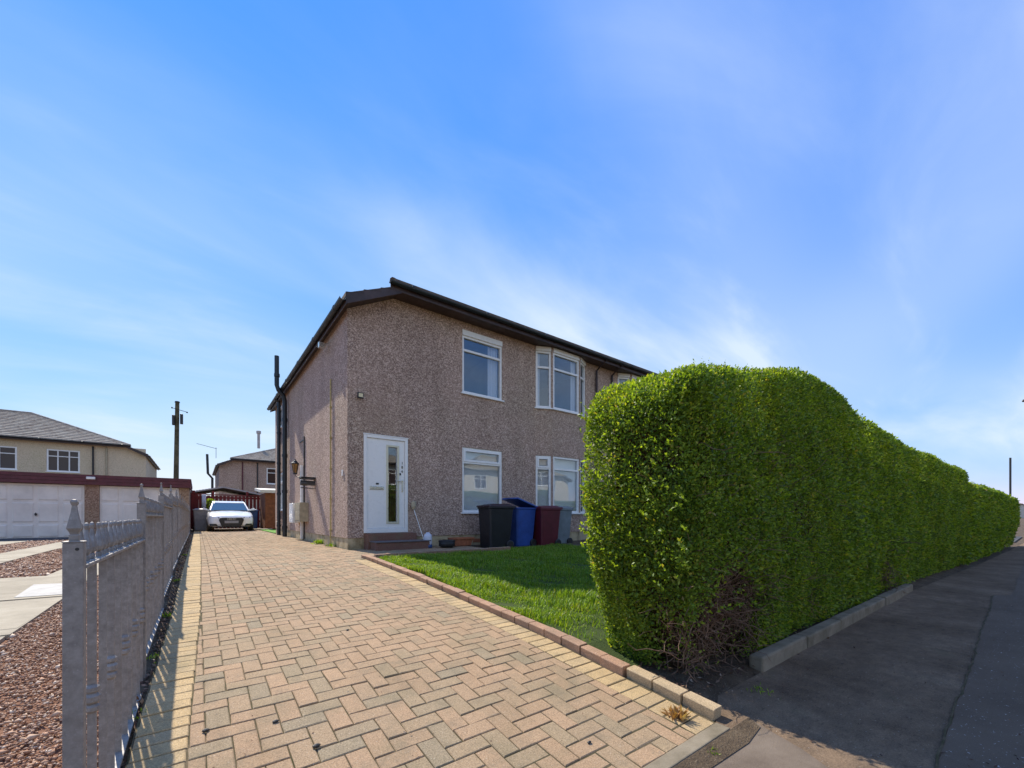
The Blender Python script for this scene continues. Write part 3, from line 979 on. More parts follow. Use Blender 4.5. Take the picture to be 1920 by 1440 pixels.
def window(parent, p0, p1, u0, u1, z0, z1, ztr=None, glassm='glass', sash=(True, False), head=0.0, sill=True, mull=(), curtain=None, fr=0.055, base_n=-0.02, frame='upvc'):
    """framed window in the wall piece p0-p1. sash=(top has opening sash, bottom has)"""
    xf, L = seg_xf(p0, p1)
    a, b = u0 + 0.003, u1 - 0.003
    c, d = z0 + 0.003, z1 - 0.003
    N1, N0 = base_n, base_n - 0.07
    mb = MB(xf)
    if head:
        mb.box(a + 0.001, b - 0.001, N0 - 0.01, N1 + 0.035, d - head, d)
        d -= head
    mb.box(a, a + fr, N0, N1, c, d); mb.box(b - fr, b, N0, N1, c, d)
    mb.box(a + fr, b - fr, N0, N1, d - fr, d); mb.box(a + fr, b - fr, N0, N1, c, c + fr)
    cols = [a + fr] + list(mull) + [b - fr]
    for m_ in mull: mb.box(m_ - 0.03, m_ + 0.03, N0, N1 - 0.001, c + fr, d - fr)
    edges = [a + fr] + [q for m_ in mull for q in (m_ - 0.03, m_ + 0.03)] + [b - fr]
    cells = [(edges[2 * i], edges[2 * i + 1]) for i in range(len(edges) // 2)]
    panes = []
    for (e, f_) in cells:
        if ztr:
            mb.box(e, f_, N0, N1 - 0.001, ztr - 0.028, ztr + 0.028)
            panes += [(e, f_, ztr + 0.028, d - fr, sash[0]), (e, f_, c + fr, ztr - 0.028, sash[1])]
        else:
            panes.append((e, f_, c + fr, d - fr, sash[1]))
    w = mb.build('window', M[frame], parent, bevel=0.004)
    for (e, f_, g0, g1, s) in panes:
        if s:
            mb = MB(xf); q = 0.042; o1 = N1 + 0.014; o0 = N1 - 0.045
            mb.box(e - .012, e + q, o0, o1, g0 - .012, g1 + .012); mb.box(f_ - q, f_ + .012, o0, o1, g0 - .012, g1 + .012)
            mb.box(e + q, f_ - q, o0, o1, g1 - q, g1 + .012); mb.box(e + q, f_ - q, o0, o1, g0 - .012, g0 + q)
            mb.build('sash', M[frame], w, bevel=0.004)
            e += q; f_ -= q; g0 += q; g1 -= q
        mb = MB(xf); mb.box(e - .004, f_ + .004, N0 + 0.025, N0 + 0.031, g0 - .004, g1 + .004)
        mb.build('pane', M[glassm], w)
    if sill:
        mb = MB(xf); mb.box(u0 - 0.04, u1 + 0.04, -0.08, 0.045, z0 - 0.035, z0 + 0.002)
        mb.build('sill', M[frame], w, bevel=0.005)
    if curtain:
        for (ca, cb, kind) in curtain:
            mb = MB(xf); n = max(6, int((cb - ca) / 0.022)); zt_, zb_ = z1 - 0.02, z0 + 0.03
            for i in range(n + 1):
                t_ = i / n; u = ca + (cb - ca) * t_
                amp = 0.022 if kind == 'curtain' else 0.006
                dn = -0.16 + amp * math.sin(i * (1.7 if kind == 'curtain' else 3.1)) + (0.03 if kind == 'blind' else 0)
                pull = 0.16 * math.sin(math.pi * 0.0) 
                mb.v.append(xf(u, dn, zb_)); mb.v.append(xf(u, dn + .004, zt_))
            for i in range(n):
                mb.f.append((2 * i, 2 * i + 2, 2 * i + 3, 2 * i + 1))
            mb.build('curtain' if kind == 'curtain' else 'blind', M['curtain' if kind == 'curtain' else 'blind'], w, smooth=True)
    return w


def roof_courses(mb, pts, up, gauge=0.34):
    """lapped courses over a planar convex polygon; up = horizontal uphill unit vector"""
    P = [Vector(p) for p in pts]
    up = Vector((up[0], up[1], 0)); al = Vector((-up.y, up.x, 0))
    P = sorted(P, key=lambda p: p.dot(up)) and P
    vs_ = [p.dot(up) for p in P]; hs = [p.dot(al) for p in P]; zs = [p.z for p in P]
    v0, v1 = min(vs_), max(vs_)
    i0, i1 = vs_.index(v0), vs_.index(v1)
    zslope = (zs[i1] - zs[i0]) / (v1 - v0)
    z_at = lambda v: zs[i0] + (v - v0) * zslope

    def span(v):
        r = []
        n = len(P)
        for i in range(n):
            a, b = i, (i + 1) % n
            va, vb = vs_[a], vs_[b]
            if abs(va - vb) < 1e-6:
                if abs(va - v) < 1e-6: r += [hs[a], hs[b]]
            elif min(va, vb) - 1e-6 <= v <= max(va, vb) + 1e-6:
                r.append(hs[a] + (hs[b] - hs[a]) * (v - va) / (vb - va))
        return min(r), max(r)
    n = max(1, round((v1 - v0) / gauge))
    for k in range(n):
        a = v0 + (v1 - v0) * k / n; b = v0 + (v1 - v0) * (k + 1) / n
        la, ha = span(a + 1e-5); lb, hb = span(b - 1e-5)
        pt = lambda h, v, dz: tuple(up * v + al * h + Vector((0, 0, z_at(v) + dz)))
        mb.add([pt(la, a, .085), pt(ha, a, .085), pt(hb, b, .012), pt(lb, b, .012), pt(la, a, 0.0), pt(ha, a, 0.0)], [(0, 3, 2, 1), (4, 0, 1, 5)])


def house_shell(root, wallm, roofm, front_ops, front_extra=None, detail=False, left_ops=(), bays=()):
    """walls, roof, soffit, fascia of the pair; house coords: x 0..HW, y 0 (front)..HD, z absolute"""
    zb = 0.665
    zc = 5.375; ze = 5.886; xk = 0.97
    w = MB()
    # front plan line
    plan = [(0, 0)]
    segs = []
    x = 0.0
    for (b0, b1) in bays:
        segs.append(((x, 0), (b0, 0), 'flat'))
        q = (b1 - b0) * 0.23; dpt = -0.21
        segs += [((b0, 0), (b0 + q, dpt), 'bay'), ((b0 + q, dpt), (b1 - q, dpt), 'bay'), ((b1 - q, dpt), (b1, 0), 'bay')]
        x = b1
    segs.append(((x, 0), (HW, 0), 'flat'))
    for p0, p1, kind in segs:
        ops = []
        if kind == 'flat':
            ops = [(o[0] - p0[0], o[1] - p0[0], o[2], o[3]) for o in front_ops if p0[0] - 1e-6 <= o[0] and o[1] <= p1[0] + 1e-6]
        else:
            L = math.hypot(p1[0] - p0[0], p1[1] - p0[1])
            m_ = 0.035
            ops = [(m_, L - m_, 1.215, 2.82), (m_, L - m_, 4.16, ze - 0.012)]
        if p0 == (0, 0):
            wall_seg(w, p0, p1, zb, 5.3, [o for o in ops if o[3] <= 5.3])
            hi = [o for o in ops if o[3] > 5.3]
            # re-cut the part with the tall openings
            w2 = MB()
            w.v.clear(); w.f.clear()
            lo_ops = [(a, b, c, min(d, 5.3)) for a, b, c, d in ops]
            us = [xk] if xk < p1[0] else []
            xf, L = seg_xf(p0, p1)
            cuts = sorted({0.0, L, xk, *[o[0] for o in ops], *[o[1] for o in ops]})
            zs = sorted({zb, 5.3, ze, *[o[2] for o in ops], *[o[3] for o in ops]})
            for i in range(len(cuts) - 1):
                for j in range(len(zs) - 1):
                    uc, zc_ = (cuts[i] + cuts[i + 1]) / 2, (zs[j] + zs[j + 1]) / 2
                    if uc < xk and zs[j] >= 5.3 - 1e-6: continue
                    if any(o[0] < uc < o[1] and o[2] < zc_ < o[3] for o in ops): continue
                    w.add([(cuts[i], 0, zs[j]), (cuts[i + 1], 0, zs[j]), (cuts[i + 1], 0, zs[j + 1]), (cuts[i], 0, zs[j + 1])], [(0, 1, 2, 3)])
            w.add([(0, 0, 5.3), (xk, 0, 5.3), (xk, 0, ze), (0, 0, zc)], [(0, 1, 2, 3)])
            for (a, b, c, d) in ops:
                q = 0.10
                w.add([(a, 0, c), (a, 0, d), (a, q, d), (a, q, c)], [(0, 1, 2, 3)])
                w.add([(b, 0, c), (b, q, c), (b, q, d), (b, 0, d)], [(0, 1, 2, 3)])
                w.add([(a, 0, d), (b, 0, d), (b, q, d), (a, q, d)], [(0, 1, 2, 3)])
                w.add([(a, 0, c), (a, q, c), (b, q, c), (b, 0, c)], [(0, 1, 2, 3)])
        else:
            last = p1 == (HW, 0)
            e = (HW - xk, 0) if last else p1
            wall_seg(w, p0, e, zb, ze, ops)
            if last:
                w.add([(HW - xk, 0, zb), (HW, 0, zb), (HW, 0, zc), (HW - xk, 0, ze)], [(0, 1, 2, 3)])
    # left wall with openings, right and back plain
    wall_seg(w, (0, HD), (0, 0), zb, zc, list(left_ops))
    wall_seg(w, (HW, 0), (HW, HD), zb, zc, [])
    w.add([(HW, HD, zb), (0, HD, zb), (0, HD, zc), (xk, HD, ze), (HW - xk, HD, ze), (HW, HD, zc)], [(0, 1, 2, 3, 4, 5)])
    wall = w.build('wall', wallm, root)
    # plinth, set back under the render's drip edge
    p = MB()
    pl = [(0.015, 0.015)]
    for (b0, b1) in bays:
        q = (b1 - b0) * 0.23
        pl += [(b0, 0.015), (b0 + q, -0.195), (b1 - q, -0.195), (b1, 0.015)]
    pl += [(HW - .015, .015), (HW - .015, HD - .015), (0.015, HD - 0.015)]
    for i in range(len(pl)):
        a, b = pl[i], pl[(i + 1) % len(pl)]
        p.add([(a[0], a[1], 0.2), (b[0], b[1], 0.2), (b[0], b[1], zb + .01), (a[0], a[1], zb + .01)], [(0, 1, 2, 3)])
    p.build('plinth', M['plinth'], root)
    # render edge underside
    # roof planes
    y0, y1 = -0.40, HD + 0.40
    zl, zf = 5.36, 6.02
    xh = 1.13; xg = 0.80
    hr = xh + (HD / 2 + 0.4); zr = zf + SL * (HD / 2 + 0.4)
    r = MB()
    roof_courses(r, [(-0.14, y0, zl + .058), (xh, y0, zl + SL * (xh + .27)), (hr, HD / 2, zr), (xh, y1, zl + SL * (xh + .27)), (-0.14, y1, zl + .058)], (1, 0))
    roof_courses(r, [(HW + 0.14, y1, zl + .058), (HW - xh, y1, zl + SL * (xh + .27)), (HW - hr, HD / 2, zr), (HW - xh, y0, zl + SL * (xh + .27)), (HW + .14, y0, zl + .058)], (-1, 0))
    roof_courses(r, [(xg, y0, zf), (HW - xg, y0, zf), (HW - hr, HD / 2, zr), (hr, HD / 2, zr)], (0, 1))
    roof_courses(r, [(HW - xg, y1, zf), (xg, y1, zf), (hr, HD / 2, zr), (HW - hr, HD / 2, zr)], (0, -1))
    roof = r.build('roof', roofm, root)
    rt = MB()
    for a, b in (((xg, y0, zf + .02), (hr, HD / 2, zr + .06)), ((HW - xg, y0, zf + .02), (HW - hr, HD / 2, zr + .06)), ((hr, HD / 2, zr + .06), (HW - hr, HD / 2, zr + .06)),
                 ((xh, y1, zf + .06), (hr, HD / 2, zr + .06)), ((HW - xh, y1, zf + .06), (HW - hr, HD / 2, zr + .06))):
        rt.tube([a, b], 0.07, 8)
    rt.build('ridge_tiles', roofm, roof)
    # soffit and fascia
    s = MB()
    for ya, yb in ((-0.37, 0.0), (HD, HD + 0.37)):
        s.poly([(0.97, ya, ze - .002), (0.97, yb, ze - .002), (HW - .97, yb, ze - .002), (HW - .97, ya, ze - .002)])
        for sx in (0, 1):
            X = (lambda t_: t_) if sx == 0 else (lambda t_: HW - t_)
            s.poly([(X(-0.11), ya, zc - .06), (X(0.97), ya, ze - .003), (X(0.97), yb, ze - .003), (X(-0.11), yb, zc - .06)])
    for sx in (-1, 1):
        a, b = (-0.11, 0.0) if sx < 0 else (HW, HW + 0.11)
        s.poly([(a, 0, zc - .005), (b, 0, zc - .005), (b, HD, zc - .005), (a, HD, zc - .005)])
    s.build('soffit', M['brown_pvc'], root)
    f = MB()
    for ya, yb in ((-0.395, -0.37), (HD + 0.37, HD + .395)):
        f.box(0.76, HW - 0.76, ya - .004, yb + .002, ze - 0.03, zf + .005)
        for sx in (0, 1):
            X = (lambda t_: t_) if sx == 0 else (lambda t_: HW - t_)
            A = [(X(-0.132), ya, zl - .09), (X(0.999), ya, ze - .045), (X(0.999), yb, ze - .045), (X(-0.132), yb, zl - .09)]
            B = [(X(-0.132), ya, zl + .13), (X(0.999), ya, zl + SL * 1.27 + .085), (X(0.999), yb - .0, zl + SL * 1.27 + .085), (X(-0.132), yb, zl + .13)]
            f.hexa(A, B)
    for a, b in ((-0.132, -0.11), (HW + .11, HW + .132)):
        f.box(a, b, -0.369, HD + .369, zl - .09, zl + .06)
    f.build('fascia', M['brown_pvc'], root, bevel=0.004)
    gt = MB()

    def gutter(pa, pb, rad=0.058):
        pa, pb = Vector(pa), Vector(pb)
        d = (pb - pa).normalized(); sidev = d.cross(Vector((0, 0, 1)))
        n = 8
        v = []
        for p_ in (pa, pb):
            for k in range(n + 1):
                a = math.pi * k / n
                v.append(tuple(p_ + sidev * math.cos(a) * rad - Vector((0, 0, 1)) * math.sin(a) * rad))
            for k in range(n, -1, -1):
                a = math.pi * k / n
                v.append(tuple(p_ + sidev * math.cos(a) * (rad - .006) - Vector((0, 0, 1)) * math.sin(a) * (rad - .006)))
        m_ = 2 * (n + 1)
        gt.add(v, [(i, (i + 1) % m_, m_ + (i + 1) % m_, m_ + i) for i in range(m_)] + [tuple(range(m_ - 1, -1, -1)), tuple(range(m_, 2 * m_))])
        # brackets/joints
        L = (pb - pa).length; k = 0.5
        while k < L:
            q = pa + d * k
            gt.tube([q - d * .03 + Vector((0, 0, -.0)), q + d * .03 + Vector((0, 0, -.0))], rad + .006, 10)
            k += 1.9
    gutter((0.72, -0.46, zf - .03), (HW - .72, -0.46, zf - .03))
    gutter((-0.19, HD + .38, zl + .03), (-0.19, -0.38, zl + .03))
    gutter((HW - .95, HD + 0.46, zf - .03), (.95, HD + 0.46, zf - .03))
    gutter((HW + .19, -.38, zl + .03), (HW + .19, HD + .38, zl + .03))
    gt.build('gutter', M['black_pvc'], root)
    return wall


HX, HY = 2.44, 8.74
house = tag(empty('semi_detached_house', (HX, HY, 0)), 'two storey pink roughcast house with white front door and dark eaves', 'house')
BAYS = [(5.03, 7.11), (HW - 7.11, HW - 5.03)]
DOOR = (0.325, 1.305, 0.762, 2.855)
fo = [DOOR]
for a, b in ((2.71, 3.92), (HW - 3.92, HW - 2.71)):
    fo += [(a, b, 1.215, 2.82), (a, b, 4.15, 5.70)]
lo = [(0.9, 1.95, 1.34, 2.75), (0.75, 1.6, 4.35, 5.2)]       # u measured from the far end
house_shell(house, M['render_pink'], M['tiles_brown'], fo, left_ops=lo, bays=BAYS)
# door
dr = empty('front_door', (0, 0, 0), parent=house)
xf, _ = seg_xf((0, 0), (HW, 0))
mb = MB(xf)
a, b, c, d = DOOR
fr = 0.07
mb.box(a + .002, a + fr, -0.09, 0.014, c + .002, d - .002); mb.box(b - fr, b - .002, -0.09, 0.014, c + .002, d - .002)
mb.box(a + fr, b - fr, -0.09, 0.014, d - fr, d - .002); mb.box(a + fr, b - fr, -0.09, 0.014, c + .002, c + .10)
mb.box(a - .012, b + .012, 0.0, 0.022, d - .01, d + .012)
mb.build('door_frame', M['upvc'], dr, bevel=0.008)
ga, gb, gc, gd = 3.30 - HX, 3.50 - HX, 1.0, 2.63
mb = MB(xf)
n0, n1 = -0.07, -0.012
la, lb, lc, ld = a + fr + .004, b - fr - .004, c + .104, d - fr - .004
mb.box(la, ga, n0, n1, lc, ld); mb.box(gb, lb, n0, n1, lc, ld); mb.box(ga, gb, n0, n1, lc, gc); mb.box(ga, gb, n0, n1, gd, ld)
leaf = mb.build('door_leaf', M['upvc'], dr, bevel=0.003)
mb = MB(xf)
q = 0.045
mb.box(ga - q, ga, n1 - .002, n1 + .012, gc - q, gd + q); mb.box(gb, gb + q, n1 - .002, n1 + .012, gc - q, gd + q)
mb.box(ga, gb, n1 - .002, n1 + .012, gd, gd + q); mb.box(ga, gb, n1 - .002, n1 + .012, gc - q, gc)
mb.build('glazing_frame', plain('champagne_trim', (0.60, 0.57, 0.42), .35, .5, .2, .04, 4), leaf, bevel=0.004)
mb = MB(xf); mb.box(ga, gb, -0.045, -0.035, gc, gd); mb.build('pane', M['glass'], leaf)
mb = MB(xf); mb.box(2.90 - HX, 3.20 - HX, n1, n1 + .012, 1.69, 1.765); mb.box(2.92 - HX, 3.18 - HX, n1 + .012, n1 + .02, 1.70, 1.755)
mb.build('letter_plate', M['steel'], leaf, bevel=0.004)
mb = MB(xf); mb.box(3.03 - HX, 3.09 - HX, n1, n1 + .012, 1.80, 1.835); mb.build('door_viewer', M['dark'], leaf, bevel=0.004)
mb = MB(xf); mb.box(3.60 - HX, 3.635 - HX, n1, n1 + .012, 1.66, 1.93); mb.box(3.49 - HX, 3.628 - HX, n1 + .03, n1 + .048, 1.886, 1.908); mb.box(3.605 - HX, 3.63 - HX, n1 + .01, n1 + .046, 1.888, 1.906)
mb.build('door_handle', M['steel'], leaf, bevel=0.004)
for k, zz_ in enumerate((2.30, 2.21, 2.12)):
    fc = bpy.data.curves.new('house_number', 'FONT'); fc.body = '186'[k]; fc.size = 0.085; fc.extrude = 0.003
    tmp = bpy.data.objects.new('house_number', fc)
    COL.objects.link(tmp)
    dg = bpy.context.evaluated_depsgraph_get()
    me = bpy.data.meshes.new_from_object(tmp.evaluated_get(dg))
    bpy.data.objects.remove(tmp)
    me.materials.clear(); me.materials.append(M['dark'])
    o = link_mesh('number_digit', me, leaf, (3.60 - HX - .005, -n1 - .004, zz_ - .03))
    o.rotation_euler = (R(90), 0, 0)
mb = MB(xf); mb.box(3.555 - HX, 3.585 - HX, n1, n1 + .012, 2.03, 2.075); mb.build('door_bell', M['dark'], leaf, bevel=0.003)
# windows of the front
CUR = [(0.62, 1.08, 'curtain')]
for hx, mir in ((0, 1), (1, -1)):
    X = (lambda t_: t_) if hx == 0 else (lambda t_: HW - t_)
    for (za, zb_, ztr, s, hd, cu) in ((1.215, 2.82, 2.452, (True, False), 0, 'low'), (4.15, 5.70, 5.215, (False, False), 0.13, 'up')):
        u0, u1 = sorted((X(2.71), X(3.92)))
        cur = [(u0 + .06, u1 - .06, 'blind')] if cu == 'low' else [(u1 - 0.36, u1 - 0.06, 'curtain')]
        window(house, (0, 0), (HW, 0), u0, u1, za, zb_, ztr, 'glass', s, hd, True, (), cur)
for (b0, b1) in BAYS:
    q = (b1 - b0) * 0.23; dp = -0.21
    for (za, zb_, ztr, s, hd) in ((1.215, 2.82, 2.461, (True, False), 0), (4.16, 5.874, 5.30, (False, False), 0.12)):
        for i, (p0, p1) in enumerate((((b0, 0), (b0 + q, dp)), ((b0 + q, dp), (b1 - q, dp)), ((b1 - q, dp), (b1, 0)))):
            L = math.hypot(p1[0] - p0[0], p1[1] - p0[1])
            cur = None
            if hd:
                cur = {0: [(.06, .2, 'curtain')], 1: [(L - .24, L - .06, 'curtain')], 2: [(.06, L - .06, 'curtain')]}[i]
            else:
                cur = [(.06, L - .06, 'blind')]
            window(house, p0, p1, 0.035, L - 0.035, za, zb_, ztr, 'glass', s if i == 0 else (False, False), hd, True, (), cur, base_n=-0.012)
# left wall windows
window(house, (0, HD), (0, 0), 0.9, 1.95, 1.34, 2.75, 2.35, 'glass', (True, False), 0, True, (), [(1.0, 1.9, 'blind')], base_n=-0.05)
window(house, (0, HD), (0, 0), 0.75, 1.6, 4.35, 5.2, None, 'glass', (True, True), 0, True)
# rooms behind the glass
mb = MB()
mb.poly([(0.1, 4.6, 0.6), (HW - .1, 4.6, 0.6), (HW - .1, 4.6, 5.9), (.1, 4.6, 5.9)])
mb.poly([(4.5, 0.35, 0.6), (4.5, 4.6, 0.6), (4.5, 4.6, 5.9), (4.5, 0.35, 5.9)])
mb.poly([(7.7, 0.3, 0.6), (7.7, 9.7, 0.6), (7.7, 9.7, 5.9), (7.7, 0.3, 5.9)])
mb.build('partition', M['interior'], house)
mb = MB()
mb.box(0.11, HW - .11, 0.13, HD - .13, 2.95, 3.2); mb.box(0.11, HW - .11, 0.13, HD - .13, 0.45, 0.62); mb.box(1.2, HW - 1.2, 0.13, HD - .13, 5.84, 5.88)
mb.build('floor_slab', M['interior'], house)

# pipes and fittings on the driveway side (x<0 in house coords); y measured from the front
def hy(Y): return Y - HY
mb = MB(); x0 = -0.09
mb.tube([(x0, hy(17.0), 0.42), (x0, hy(17.0), 5.25), (x0 - .05, hy(17.0), 5.3), (-0.19, hy(17.0), 5.36), (-.19, hy(17.0), 5.4)], 0.06, 12)
for z in (0.75, 1.9, 3.0, 4.1, 5.1): mb.tube([(x0, hy(17.0), z), (x0, hy(17.0), z + .07)], 0.073, 12)
mb.tube([(0, hy(17.15), 0.95), (x0 - .06, hy(17.12), 0.9)], 0.02, 8)
mb.build('rainwater_pipe', M['black_pvc'], house, smooth=False)
mb = MB()
mb.tube([(x0 - .02, hy(15.6), 0.42), (x0 - .02, hy(15.6), 5.0), (x0 - .06, hy(15.6), 5.15), (-0.29, hy(15.62), 5.32), (-0.34, hy(15.63), 5.48), (-0.34, hy(15.63), 6.45)], 0.07, 12)
for z in (0.7, 1.9, 3.1, 4.3, 5.75): 
    xx = -0.34 if z > 5.5 else x0 - .02
    mb.tube([(xx, hy(15.6), z), (xx, hy(15.6), z + .10)], 0.086, 12)
mb.build('soil_pipe', M['black_pvc'], house)
mb = MB(); mb.tube([(-.025, hy(9.98), 0.46), (-.025, hy(9.98), 4.25)], 0.016, 8)
for z in np.arange(0.8, 4.2, 0.7): mb.box(-.05, 0, hy(9.955), hy(10.005), z, z + .03)
mb.build('gas_pipe', M['yellow_pipe'], house)
mb = MB()
mb.box(-.03, -.001, hy(12.93), hy(12.97), 0.47, 3.4); mb.box(-.02, -.001, hy(12.97), hy(13.6), 3.3, 3.33)
mb.build('cable_conduit', M['dark'], house)
mb = MB(); mb.box(-.06, -.001, hy(13.15), hy(13.27), 0.47, 2.6); mb.build('white_trunking', M['upvc'], house, bevel=.006)
mb = MB(); mb.box(-.22, -.001, hy(12.45), hy(13.2), 0.97, 1.5); mb.box(-.226, -.22, hy(12.5), hy(13.15), 1.02, 1.45)
mb.build('meter_box', M['meter_box'], house, bevel=.01)
mb = MB(); mb.box(-.26, -.001, hy(13.3), hy(13.85), 0.93, 1.5); mb.build('white_meter_box', M['upvc'], house, bevel=.015)
mb = MB(); mb.box(-.02, -.001, hy(9.03), hy(9.10), 1.97, 2.1); mb.build('small_plate', M['upvc'], house, bevel=.004)
# flue terminal
mb = MB()
mb.tube([(0, hy(11.7), 1.98), (-.2, hy(11.7), 1.98)], [0.06, 0.06], 12); mb.tube([(-.2, hy(11.7), 1.98), (-.34, hy(11.7), 1.97)], [.07, .05], 12)
mb.box(-.34, -.002, hy(11.56), hy(11.60), 2.08, 2.12); mb.box(-.34, -.002, hy(11.8), hy(11.84), 2.08, 2.12); mb.box(-.35, -.0, hy(11.56), hy(11.84), 2.10, 2.13)
for z in (1.84, 1.93, 2.02): mb.tube([(0, hy(11.56), z), (-.33, hy(11.6), z + .02), (-.33, hy(11.8), z + .02), (0, hy(11.84), z)], .008, 6)
mb.build('flue_guard', plain('flue_grey', (.07, .07, .07), .4), house)
# old coach lantern
lan = empty('coach_lantern', (0, hy(13.45), 2.35), parent=house)
mb = MB(); mb.box(-.03, -.001, -.04, .04, -.12, .10); mb.tube([(-.02, 0, -.05), (-.1, 0, -.08), (-.16, 0, -.05), (-.16, 0, .02)], .012, 8); mb.lathe([(.05, .0), (.06, .02), (.05, .04)], (-.16, 0, 0), 8)
mb.lathe([(.11, .30), (.115, .32), (.06, .37), (.045, .40), (.02, .41), (.012, .45)], (-.16, 0, 0), 8)
for k in range(6):
    an = k * math.pi / 3; mb.tube([(-.16 + .05 * math.cos(an), .05 * math.sin(an), .04), (-.16 + .09 * math.cos(an), .09 * math.sin(an), .3)], .006, 5)
mb.build('lantern_frame', M['dark'], lan)
mb = MB(); mb.lathe([(.042, .04), (.085, .30)], (-.16, 0, 0), 6); mb.build('lantern_glass', M['brass'], lan)
# flood lights
mb = MB(); mb.box(2.62 - HX, 2.74 - HX, -0.09, -0.05, 3.56, 3.68); mb.box(2.66 - HX, 2.70 - HX, -.05, 0, 3.60, 3.64)
fl = mb.build('floodlight', M['dark'], house, bevel=.006)
mb = MB(); mb.box(2.64 - HX, 2.725 - HX, -0.094, -0.089, 3.585, 3.66); mb.build('floodlight_lens', plain('lens', (0.7, 0.6, 0.35), .3), fl)
mb = MB(); mb.box(-.22, -.1, hy(10.2), hy(10.32), 5.02, 5.14); mb.tube([(-.12, hy(10.26), 5.1), (-.02, hy(10.26), 5.16)], .015, 8)
mb.build('security_light', M['steel'], house, bevel=.01)
# downpipes between the two bays
for xx in (7.55, 8.3):
    mb = MB(); mb.tube([(xx, -.06, .45), (xx, -.06, 5.7), (xx, -.3, 5.86), (xx, -.46, 5.93)], .034, 10); mb.build('downpipe', M['brown_pvc'], house)
# vents in the plinth
for xx in (3.02, 3.3, 7.3):
    mb = MB(); mb.box(xx, xx + .22, 0.002, .016, .47, .56); mb.build('air_vent', M['terracotta'], house)

# steps at the door
st = tag(empty('door_steps', (2.75, 8.55, 0)), 'two red tiled steps below the white front door', 'steps')
mb = MB(); mb.box(.02, 1.09, -.08, .187, .40, .76); mb.build('upper_step', M['step_brick'], st, bevel=.01)
mb = MB(); mb.box(.07, 1.24, -.42, -.082, .40, .585); mb.build('lower_step', M['step_brick'], st, bevel=.01)
mb = MB(); mb.box(.05, 1.26, -.44, -.09, .587, .61); mb.build('tread', plain('slate_tread', (.13, .115, .115), .7), st, bevel=.006)

# ------------------------------------------------------------------ small things by the wall
def jug():
    t = tag(empty('plastic_jug', (3.98, 8.22, .435)), 'white plastic jug with dark blue base beside the door steps', 'jug')
    t.scale = (.82, .82, .78)
    mb = MB(); mb.lathe([(.10, .09), (.11, .11), (.11, .30), (.10, .36), (.05, .41), (.04, .43)], n=16); mb.build('jug_body', M['tank_white'], t, smooth=True)
    mb = MB(); mb.lathe([(.105, 0), (.118, .01), (.118, .085), (.10, .095)], n=16); mb.build('jug_base', M['blue_plastic_small'], t, smooth=True)
    t2 = tag(empty('long_brush', (3.93, 8.42, .44)), 'thin grey long handled brush leaning on the wall by the door', 'brush')
    mb = MB(); mb.tube([(0.06, -.1, 0.0), (-.08, .27, .88)], .008, 8); mb.build('handle', M['steel'], t2)
    mb = MB(); mb.lathe([(.03, .84), (.055, .90), (.05, 1.0), (.02, 1.02)], (-.08, .25, 0), 10); mb.build('brush_head', M['meter_box'], t2)


jug()
t = tag(empty('black_pot', (4.38, 8.1, .44)), 'low black bowl on the path between jug and terracotta trough', 'pot')
mb = MB(); mb.lathe([(.13, 0), (.18, .04), (.18, .13), (.13, .16), (.11, .15)], n=18); mb.build('pot_body', M['dark'], t, smooth=True)
mb = MB(); mb.lathe([(.185, .12), (.19, .135), (.18, .15)], n=18); mb.build('pot_rim', M['dark'], t)
t = tag(empty('terracotta_trough', (4.86, 8.3, .44)), 'long terracotta planter trough on the path below the window', 'planter')
mb = MB(); mb.hexa([(-.22, -.08, 0), (.22, -.08, 0), (.22, .08, 0), (-.22, .08, 0)], [(-.27, -.1, .17), (.27, -.1, .17), (.27, .1, .17), (-.27, .1, .17)]); mb.build('trough_body', M['terracotta'], t, bevel=.008)
mb = MB(); mb.box(-.29, .29, -.12, -.09, .15, .19); mb.box(-.29, .29, .09, .12, .15, .19); mb.box(-.29, -.26, -.09, .09, .15, .19); mb.box(.26, .29, -.09, .09, .15, .19); mb.build('trough_rim', M['terracotta'], t, bevel=.006)


